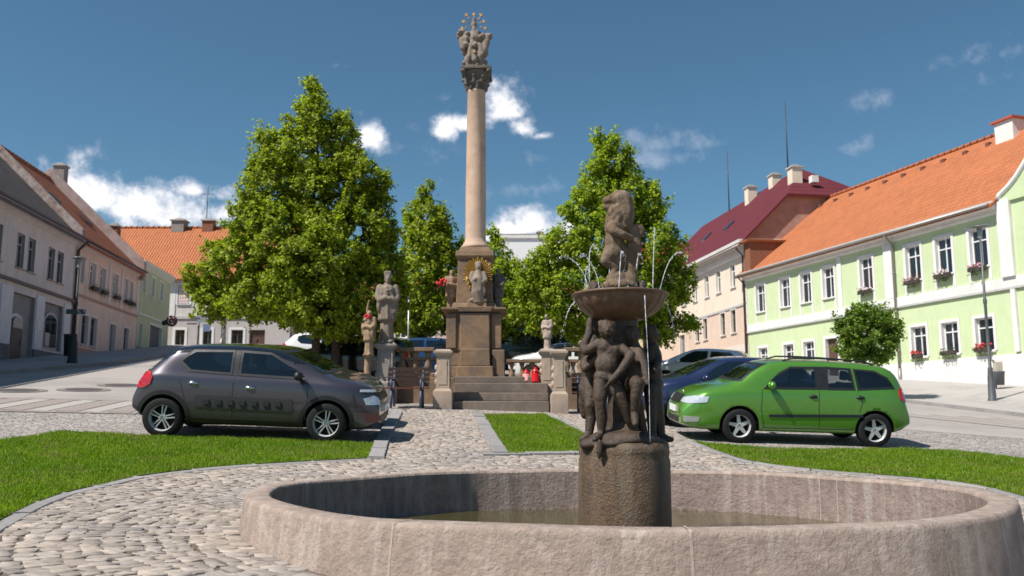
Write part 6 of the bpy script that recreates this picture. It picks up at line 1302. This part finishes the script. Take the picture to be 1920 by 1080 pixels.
def vanb(label, px, Y, head, col):
    c = Car('van', label, at(px, 690, Y).x, Y, head, van, col, None, 1.08, None, False)
    for sd in (-1, 1):
        c.side('side_window', [(2.0, 1.18), (3.05, 1.18), (2.85, 1.6), (2.62, 1.78), (2.0, 1.8)], M_CARGL, sd, off=.005); c.side('side_window', [(.4, 1.18), (1.9, 1.18), (1.9, 1.8), (.5, 1.8)], M_CARGL, sd, off=.005); c.side('tail_light', [(.06, .8), (.16, .8), (.18, 1.3), (.08, 1.3)], M_TAIL, sd, off=.02)
        c.mirror(2.95, 1.2, sd, M_BLACK); c.patch('headlight', headpoly(c, sd, [(-.15, .72), (.25, .74), (.25, .9), (-.1, .86)], (4.01, .58)), Vector((.72, sd * .7, 0)), M_HEAD, off=.012)
    glassy(c, 1.22, 1.82, 1.2, 1.75, .68, .62); c.patch('grille', [(-.4, .6), (.4, .6), (.4, .76), (-.4, .76)], (1, 0, 0), M_BLACK, off=.01); plate(c, True, .5); plate(c, False, .7); return c
vanb('dark van parked behind the right edge of the column pedestal', 985, 37, PI, paint('midnight_paint', (.012, .017, .03), .3, .25))
hatch('hatchback_car', 'mid blue car behind the balustrade next to the priest statue', at(785, 690, 33).x, 33, PI + .1, paint('mid_blue_paint', (.02, .07, .20), .3, .3), full=False)
# ================================================================== trees
M_BARK = mat('lime_bark', (.075, .058, .045), .95, 10, .35, .8, 30, .03)
def leaves(lobes, per_m2, leaf, m, name='crown', parent=None, spread=.34, nl=42, fill=.25):
    """leaf sprays scattered through the outer part of every lobe, thinner inside"""
    C, N_ = [], []
    for c, r in lobes:
        c = np.array(c); r = np.array(r); area = 4 * PI * ((r[0] * r[1]) ** 1.6 / 3 + (r[0] * r[2]) ** 1.6 / 3 + (r[1] * r[2]) ** 1.6 / 3) ** (1 / 1.6); k = max(6, int(area * per_m2))
        d = rng.normal(size=(k, 3)); d /= np.linalg.norm(d, axis=1)[:, None]
        bump = 1 + .26 * np.sin(d[:, 0] * 5.5 + c[0] * 5) * np.sin(d[:, 2] * 6 + c[2] * 3) + rng.normal(0, .04, k)
        rad = np.where(rng.random(k) < fill, rng.uniform(.35, .8, k), rng.uniform(.86, 1.04, k)) * bump
        p = c + d * r * rad[:, None]; inside = np.zeros(k, bool)
        for c2, r2 in lobes:
            q = (p - np.array(c2)) / np.array(r2); e = (q ** 2).sum(1)
            inside |= e < .42
        p, d = p[~inside], d[~inside]; C.append(p); N_.append(d)
    C = np.concatenate(C); N_ = np.concatenate(N_); k = len(C)
    S = spread * rng.uniform(.65, 1.25, k); ax = N_ * .8 + np.array([0, 0, .35]) + rng.normal(0, .25, (k, 3)); ax /= np.linalg.norm(ax, axis=1)[:, None]
    idx = np.repeat(np.arange(k), nl); n = len(idx)
    g = rng.normal(0, .42, (n, 3)) * S[idx][:, None]; along = rng.uniform(-.9, 1.0, n) * S[idx]
    P = C[idx] + g * (1 - .45 * np.clip(along / S[idx], 0, 1))[:, None] + ax[idx] * along[:, None]
    nrm = N_[idx] * .55 + np.array([0, 0, .65]) + rng.normal(0, .55, (n, 3)); nrm /= np.linalg.norm(nrm, axis=1)[:, None]
    t = np.cross(nrm, rng.normal(size=(n, 3))); t /= np.linalg.norm(t, axis=1)[:, None] + 1e-9; b_ = np.cross(nrm, t)
    L_ = leaf * rng.uniform(.6, 1.25, n)[:, None]; W_ = L_ * .42
    V = np.zeros((n, 4, 3)); V[:, 0] = P - t * L_ * .5; V[:, 1] = P + b_ * W_ + nrm * L_ * .14; V[:, 2] = P + t * L_ * .55 - nrm * L_ * .10; V[:, 3] = P - b_ * W_ + nrm * L_ * .14
    me = tri_mesh(name, V, 4, [(0, 1, 2), (0, 2, 3)], m); a_ = me.attributes.new('shoot', 'FLOAT', 'POINT')
    s_ = np.clip((along / S[idx] - .25) / .6, 0, 1) * rng.uniform(.1, .75, n)
    a_.data.foreach_set('value', np.repeat(s_, 4).astype(np.float32)); return link(name, me, parent)
SHR = .10
def tree(name, label, Y, lobes, trunks, per_m2, leaf, m, cat='tree', spread=.34, nl=42, group=None, r0=.16):
    """lobes: sight-line centre, half sizes, depth offset, depth half size in metres"""
    Lb = []
    for px, py, rx, ry, dy, rd in lobes:
        if rx >= 80: rx, ry, rd = rx * .86, ry * .86, rd * .88
        c = at(px, py, Y + dy); k = (Y + dy) / F; q = SHR * (leaf / .105); Lb.append(((c.x, c.y, c.z - q * .3), (max(.2, rx * k * .90 - q), max(.25, rd - q * .6), max(.25, ry * k - q))))
    bx, by = trunks[0]; t = thing(name, label, cat, (bx, by, ground(bx, by)), group=group); o = leaves(Lb, per_m2, leaf, m, spread=spread, nl=nl)
    o.data.transform(Matrix.Translation(-t.location)); o.parent = t
    b = MB(); top = max(Lb, key=lambda q: q[0][2]); 
    for tx, ty in trunks:
        z0 = ground(tx, ty); zm = min(q[0][2] for q in Lb); tp = Vector(top[0]); m_ = Vector((tx, ty, z0))
        b.tube([m_ - Vector((0, 0, .2)), m_ + Vector((0, 0, .15)), m_ + Vector((.02, 0, (zm - z0) * .6)), m_.lerp(tp, .45), m_.lerp(tp, .9)], [r0 * 1.35, r0 * 1.05, r0 * .85, r0 * .55, r0 * .15], 10)
        for c, r in Lb:
            a = m_ + (Vector((tp.x, tp.y, tp.z)) - m_) * max(.18, min(.7, (c[2] - r[2] * .6 - z0) / max(.5, tp.z - z0)))
            b.tube([a, a.lerp(Vector(c), .5) + Vector((0, 0, .1)), Vector(c)], [r0 * .42, r0 * .25, r0 * .08], 6)
    b.build('trunk', M_BARK, t, True); return t
M_LEAF = leaf_mat('lime_leaf', LEAF_D, LEAF_L, .45, None, (.42, .46, .04)); M_LEAF2 = leaf_mat('young_lime_leaf', LEAF2_D, LEAF2_L, .45, None, (.40, .48, .04))
Y1 = 27.0
tree('linden_tree', 'biggest linden tree with a pointed crown standing behind the dark grey hatchback', Y1,
     [(588, 190, 24, 50, 0, .5), (580, 235, 46, 55, 0, .9), (590, 290, 72, 70, .2, 1.3), (640, 255, 36, 52, .3, .8), (500, 290, 36, 56, 0, .8), (512, 350, 62, 68, -.2, 1.2), (610, 370, 100, 84, .3, 1.8), (668, 330, 40, 60, .2, 1.0), (712, 355, 28, 46, .3, .7), (460, 420, 48, 48, 0, 1.0), (530, 440, 90, 74, -.7, 1.5), (660, 450, 88, 90, -.2, 1.8), (712, 440, 34, 80, .4, .9), (590, 490, 110, 80, -1.2, 1.6), (440, 500, 66, 54, -.1, 1.2), (388, 520, 46, 34, 0, .8), (408, 560, 50, 44, .2, .9), (480, 560, 80, 56, -.6, 1.4), (600, 580, 110, 56, -.6, 1.7), (690, 560, 66, 76, 0, 1.6), (735, 540, 34, 80, .8, .9), (560, 530, 90, 80, 1.2, 1.6), (650, 600, 90, 44, .4, 1.4)],
     [(at(590, 690, Y1).x, Y1), (at(625, 690, Y1).x, Y1 + .2)], 15, .105, M_LEAF, r0=.15, nl=46, spread=.21)
Y2 = 34.0
tree('linden_tree', 'smaller pointed linden tree between the big linden and the tall column', Y2,
     [(803, 368, 20, 34, 0, .5), (800, 410, 40, 46, 0, 1.0), (775, 420, 24, 44, .2, .7), (800, 470, 56, 60, 0, 1.5), (830, 440, 24, 44, .2, .7), (785, 530, 52, 66, -.3, 1.5), (832, 520, 34, 60, -.2, 1.2), (812, 590, 60, 40, -.2, 1.5), (765, 580, 40, 50, .2, 1.1), (860, 470, 18, 34, .5, .6)],
     [(at(790, 690, Y2).x, Y2)], 9, .13, M_LEAF, spread=.26, nl=44)
tree('linden_tree', 'linden tree partly hidden behind the shaft and the right side of the pedestal', 36.0,
     [(926, 448, 16, 26, 0, .5), (930, 490, 32, 40, 0, 1.0), (905, 520, 30, 50, .3, .9), (950, 530, 40, 44, -.2, 1.2), (940, 590, 50, 44, 0, 1.4), (985, 560, 36, 50, .2, 1.1), (900, 590, 34, 40, .4, .9)],
     [(at(930, 690, 36).x, 36.0)], 8, .13, M_LEAF2, spread=.26, nl=44)
Y4 = 28.5
tree('linden_tree', 'tall pointed linden tree rising behind the fountain lion', Y4,
     [(1133, 270, 22, 34, 0, .5), (1148, 305, 40, 46, 0, .9), (1120, 345, 40, 50, 0, .9), (1165, 370, 56, 60, .1, 1.3), (1100, 400, 50, 56, 0, 1.2), (1215, 395, 36, 52, .1, .9), (1050, 470, 46, 50, .1, 1.0), (1130, 460, 84, 76, -.3, 1.7), (1215, 470, 60, 70, 0, 1.4), (1000, 520, 48, 44, .2, 1.0), (1010, 570, 56, 54, 0, 1.2), (1265, 460, 24, 34, .2, .6), (1272, 530, 36, 44, 0, .9), (1090, 560, 84, 70, -.3, 1.6), (1190, 570, 84, 70, -.2, 1.6), (1235, 610, 46, 36, .2, 1.0), (1290, 606, 24, 13, 0, .5), (1120, 615, 90, 30, 0, 1.3)],
     [(at(1140, 690, Y4).x, Y4)], 14, .105, M_LEAF2, r0=.17, nl=46, spread=.21)
Y5 = 30.0
tree('round_tree', 'small round-headed tree with a dark crown in front of the green house', Y5,
     [(1624, 628, 47, 42, 0, .9), (1592, 615, 32, 30, 0, .6), (1658, 618, 33, 32, 0, .6), (1612, 594, 32, 26, 0, .6), (1645, 596, 28, 25, 0, .6), (1645, 652, 40, 32, 0, .7), (1600, 650, 34, 32, 0, .6)],
     [(at(1625, 700, Y5).x, Y5)], 24, .10, leaf_mat('dark_round_leaf', (.05, .095, .014), (.19, .27, .04), .42), spread=.18, nl=36, r0=.06)
# ================================================================== street furniture
M_IRON = plain('dark_green_iron', (.018, .028, .026), .5, .3); M_POST = plain('grey_lamp_paint', (.11, .115, .12), .45, .3)
def lamp(name, label, x, y, h, m, fat=.11, head=.2, sign=None):
    z = ground(x, y); t = thing(name, label, 'street lamp', (x, y, z)); b = MB()
    b.lathe([(fat * 1.25, z - .1), (fat * 1.25, z + .10), (fat, z + .16), (fat * .85, z + .8), (fat * .62, z + 1.05), (fat * .70, z + 1.10), (.048, z + 1.16), (.045, z + h * .55), (.06, z + h * .56), (.06, z + h * .58), (.038, z + h * .59), (.034, z + h - .42)], 16, (x, y)); b.build('post', m, t, True)
    b = MB(); b.lathe([(.03, z + h - .42), (.075, z + h - .36), (.06, z + h - .30), (.10, z + h - .05), (.02, z + h - .03)], 14, (x, y)); b.build('lantern', plain('lamp_glass', (.35, .36, .36), .15), t, True)
    b = MB(); b.lathe([(.02, z + h - .08), (head, z + h - .04), (head * .95, z + h - .015), (.05, z + h + .02), (.01, z + h + .06)], 20, (x, y)); b.build('lamp_shade', plain('lamp_shade_metal', (.20, .19, .19), .4, .4), t, True); return t
lx, ly = at(1862, 762, 28.9).x, 28.9
lamp('street_lamp', 'tall slim grey street lamp on the pavement in front of the green house', lx, ly, 5.75, M_POST, .12, .30)
lx2, ly2 = at(135, 685, 32.4).x, 32.4
lamp('street_lamp', 'dark street lamp with a street direction sign in front of the grey house', lx2, ly2, 3.95, M_IRON, .17, .24)
z_ = at(140, 585, 32.4).z; t = thing('direction_sign', 'long dark street sign fixed across the dark lamp post', 'sign', (lx2, ly2 - .08, z_)); b = MB(); b.box(lx2 - .30, lx2 + .42, ly2 - .13, ly2 - .10, z_ - .09, z_ + .09); b.build('sign_board', plain('sign_slate', (.05, .075, .085), .5), t, True); b = MB(); b.box(lx2 - .05, lx2 + .05, ly2 - .10, ly2 + .06, z_ - .05, z_ + .05); b.build('bracket', M_IRON, t, True)
# bin and box by the lamp
def bin_(label, x, y, w_, h, m, y0=.3):
    z = ground(x, y) + .1; t = thing('litter_bin', label, 'litter bin', (x, y, z)); b = MB(); b.lathe([(w_ * .42, z + y0), (w_ * .5, z + h), (w_ * .53, z + h + .02), (w_ * .53, z + h + .05), (w_ * .44, z + h + .05), (w_ * .40, z + h - .1)], 20, (x, y)); b.build('bin_bucket', m, t, True); b = MB(); b.tube([(x, y + w_ * .55, z - .2), (x, y + w_ * .55, z + h)], .035, 8); b.build('bin_post', M_POST, t, True); return t
Yb = 31.2; bx = at(1873, 715, Yb).x; bin_('grey litter bin between the tall lamp and the green house', bx, Yb, .40, at(1873, 699, Yb).z - ground(bx, Yb) - .1, plain('bin_grey', (.10, .105, .115), .5), .12)
t = thing('cardboard_box', 'pale cardboard box left on the grey litter bin', 'box', (bx, Yb, at(1873, 697, Yb).z)); zz = at(1873, 697, Yb).z; b = MB(); b.box(bx - .12, bx + .12, Yb - .10, Yb + .10, zz, zz + .34); b.build('box_body', plain('card', (.48, .42, .35), .8), t, True, .01); b = MB()
for sx_ in (-1, 1): b.add([(bx + sx_ * .12, Yb - .1, zz + .34), (bx + sx_ * .12, Yb + .1, zz + .34), (bx + sx_ * .19, Yb + .1, zz + .42), (bx + sx_ * .19, Yb - .1, zz + .42)], [(0, 1, 2, 3)])
b.build('box_flap', plain('card', (.48, .42, .35), .8), t, True)
bx2 = at(129, 662, 33.4).x; bin_('dark green litter bin beside the dark street lamp', bx2, 33.4, .42, .95, M_IRON, .2)
# bench
def bench(label, x0, x1, y, rz=0):
    xc = (x0 + x1) / 2; z = ground(xc, y); t = thing('park_bench', label, 'bench', (xc, y, z), rz); w_ = (x1 - x0) / 2; mw = mat('bench_wood', (.115, .042, .022), .55, 14, .25, .3, 40, .006); mw2 = mat('bench_wood_back', (.05, .027, .02), .6, 14, .25, .3)
    b = MB()
    for k in range(4): b.box(-w_, w_, -.28 + k * .115, -.18 + k * .115, .43 + .004 * k, .465 + .004 * k)
    b.build('seat', mw, t); b = MB()
    for k in range(4): b.box(-w_, w_, .20 + k * .025, .235 + k * .025, .50 + k * .115, .60 + k * .115)
    b.build('backrest', mw2, t)
    for sx_ in (-1, 1):
        b = MB(); xx = sx_ * (w_ - .15); b.tube([(xx, -.28, 0), (xx, -.24, .42), (xx, .18, .44), (xx, .32, .95)], .03, 8); b.tube([(xx, .30, 0), (xx, .16, .44)], .03, 8); b.tube([(xx, -.27, .42), (xx, -.29, .62), (xx, .2, .66)], .025, 8); b.build('leg', plain('bench_iron', (.07, .09, .14), .5, .3), t)
    return t
bench('brown wooden bench with iron legs between the grey cars and the front stone pillar', at(722, 750, 20.6).x, at(802, 750, 20.6).x, 20.75)
bench('dark bench half hidden behind the fountain figures beside the steps', at(1074, 750, 21.2).x, at(1150, 750, 21.2).x, 21.3)
# lamp-less thin pole behind the saint
x = at(766, 600, 31).x; t = thing('flag_pole', 'thin pale metal pole behind the balustrade near the priest statue', 'pole', (x, 31, ground(x, 31))); b = MB(); b.tube([(x, 31, ground(x, 31)), (x, 31, at(766, 560, 31).z)], [.035, .025], 8); b.build('pole_shaft', plain('galvanised', (.42, .45, .47), .4, .5), t, True); b = MB(); b.ball((x, 31, at(766, 559, 31).z), .05); b.build('pole_knob', M_POST, t, True)
# sign cluster by the white house
Ys = 47.0; x = at(372, 620, Ys).x; z0 = ground(x, Ys); t = thing('signpost', 'signpost with grey-blue direction boards in front of the white corner house', 'signpost', (x, Ys, z0)); b = MB(); b.tube([(x, Ys, z0), (x, Ys, at(372, 592, Ys).z)], .05, 8); x2 = at(392, 600, Ys).x; b.tube([(x2, Ys, z0), (x2, Ys, at(392, 590, Ys).z)], .05, 8); b.build('post', M_POST, t, True)
for i, (p0, p1, q0, q1, c) in enumerate([(358, 372, 593.5, 598, (.10, .10, .12)), (370, 395, 592, 597, (.20, .23, .29)), (372, 390, 599, 605, (.26, .27, .31)), (353, 371, 606, 609, (.12, .11, .12)), (383, 397, 608, 622, (.14, .20, .30))]):
    b = MB(); b.box(at(p0, 600, Ys).x, at(p1, 600, Ys).x, Ys - .10 - .012 * i, Ys - .06 - .012 * i, at(380, q1, Ys).z, at(380, q0, Ys).z); b.build('sign_board', plain('sign_tint_%d' % i, c, .5), t, True)
Yq = 47.6; p = at(322, 602, Yq); t = thing('hanging_sign', 'round dark red hanging sign with a pale ring on the end of the sage house', 'sign', p); b = MB(); b.lathe([(.05, -.04), (.30, -.035), (.30, .035), (.05, .04)], 28, p, axis='y'); b.build('sign_disc', plain('sign_oxblood', (.12, .035, .035), .5), t, True)
b = MB(); b.tube([p + Vector((math.cos(a) * .17, -.045, math.sin(a) * .17)) for a in [PI * .25 + i * PI * 1.5 / 20 for i in range(21)]], .022, 6); b.tube([p + Vector((.02, -.05, -.01)), p + Vector((.13, -.05, -.01))], .02, 6); b.build('sign_emblem', plain('sign_pale', (.55, .5, .47), .5), t, True)
q_ = at(303, 604, Yq - .1); b = MB(); b.tube([q_, p + Vector((-.3, 0, .05))], .03, 6); b.ball(q_ + Vector((.15, 0, -.05)), (.14, .06, .13)); b.build('bracket', M_IRON, t, True)
# manhole covers and puddled patches in the road
for px, py, lb in ((35, 733, 'iron manhole cover in the road farthest from the parked hatchback'), (157, 731.5, 'iron manhole cover in the middle of the road, between two others'), (228, 723, 'iron manhole cover in the road just behind the tail of the hatchback')):
    x, y = gp(px, py); z = ground(x, y); t = thing('manhole_cover', lb, 'manhole cover', (x, y, z)); b = MB(); N = 28
    b.add([(x + math.cos(2 * PI * i / N) * .62, y + math.sin(2 * PI * i / N) * .62, ground(x + math.cos(2 * PI * i / N) * .62, y + math.sin(2 * PI * i / N) * .62) + .016) for i in range(N)], [tuple(range(N))]); b.build('cover_frame', plain('worn_concrete_ring', (.20, .175, .165), .9), t, True)
    b = MB(); b.add([(x + math.cos(2 * PI * i / N) * .42, y + math.sin(2 * PI * i / N) * .42, ground(x + math.cos(2 * PI * i / N) * .42, y + math.sin(2 * PI * i / N) * .42) + .022) for i in range(N)], [tuple(range(N))]); b.build('cover_lid', mat('cast_iron', (.09, .08, .078), .7, 30, .3, .5), t, True)
bpy.context.view_layer.update()
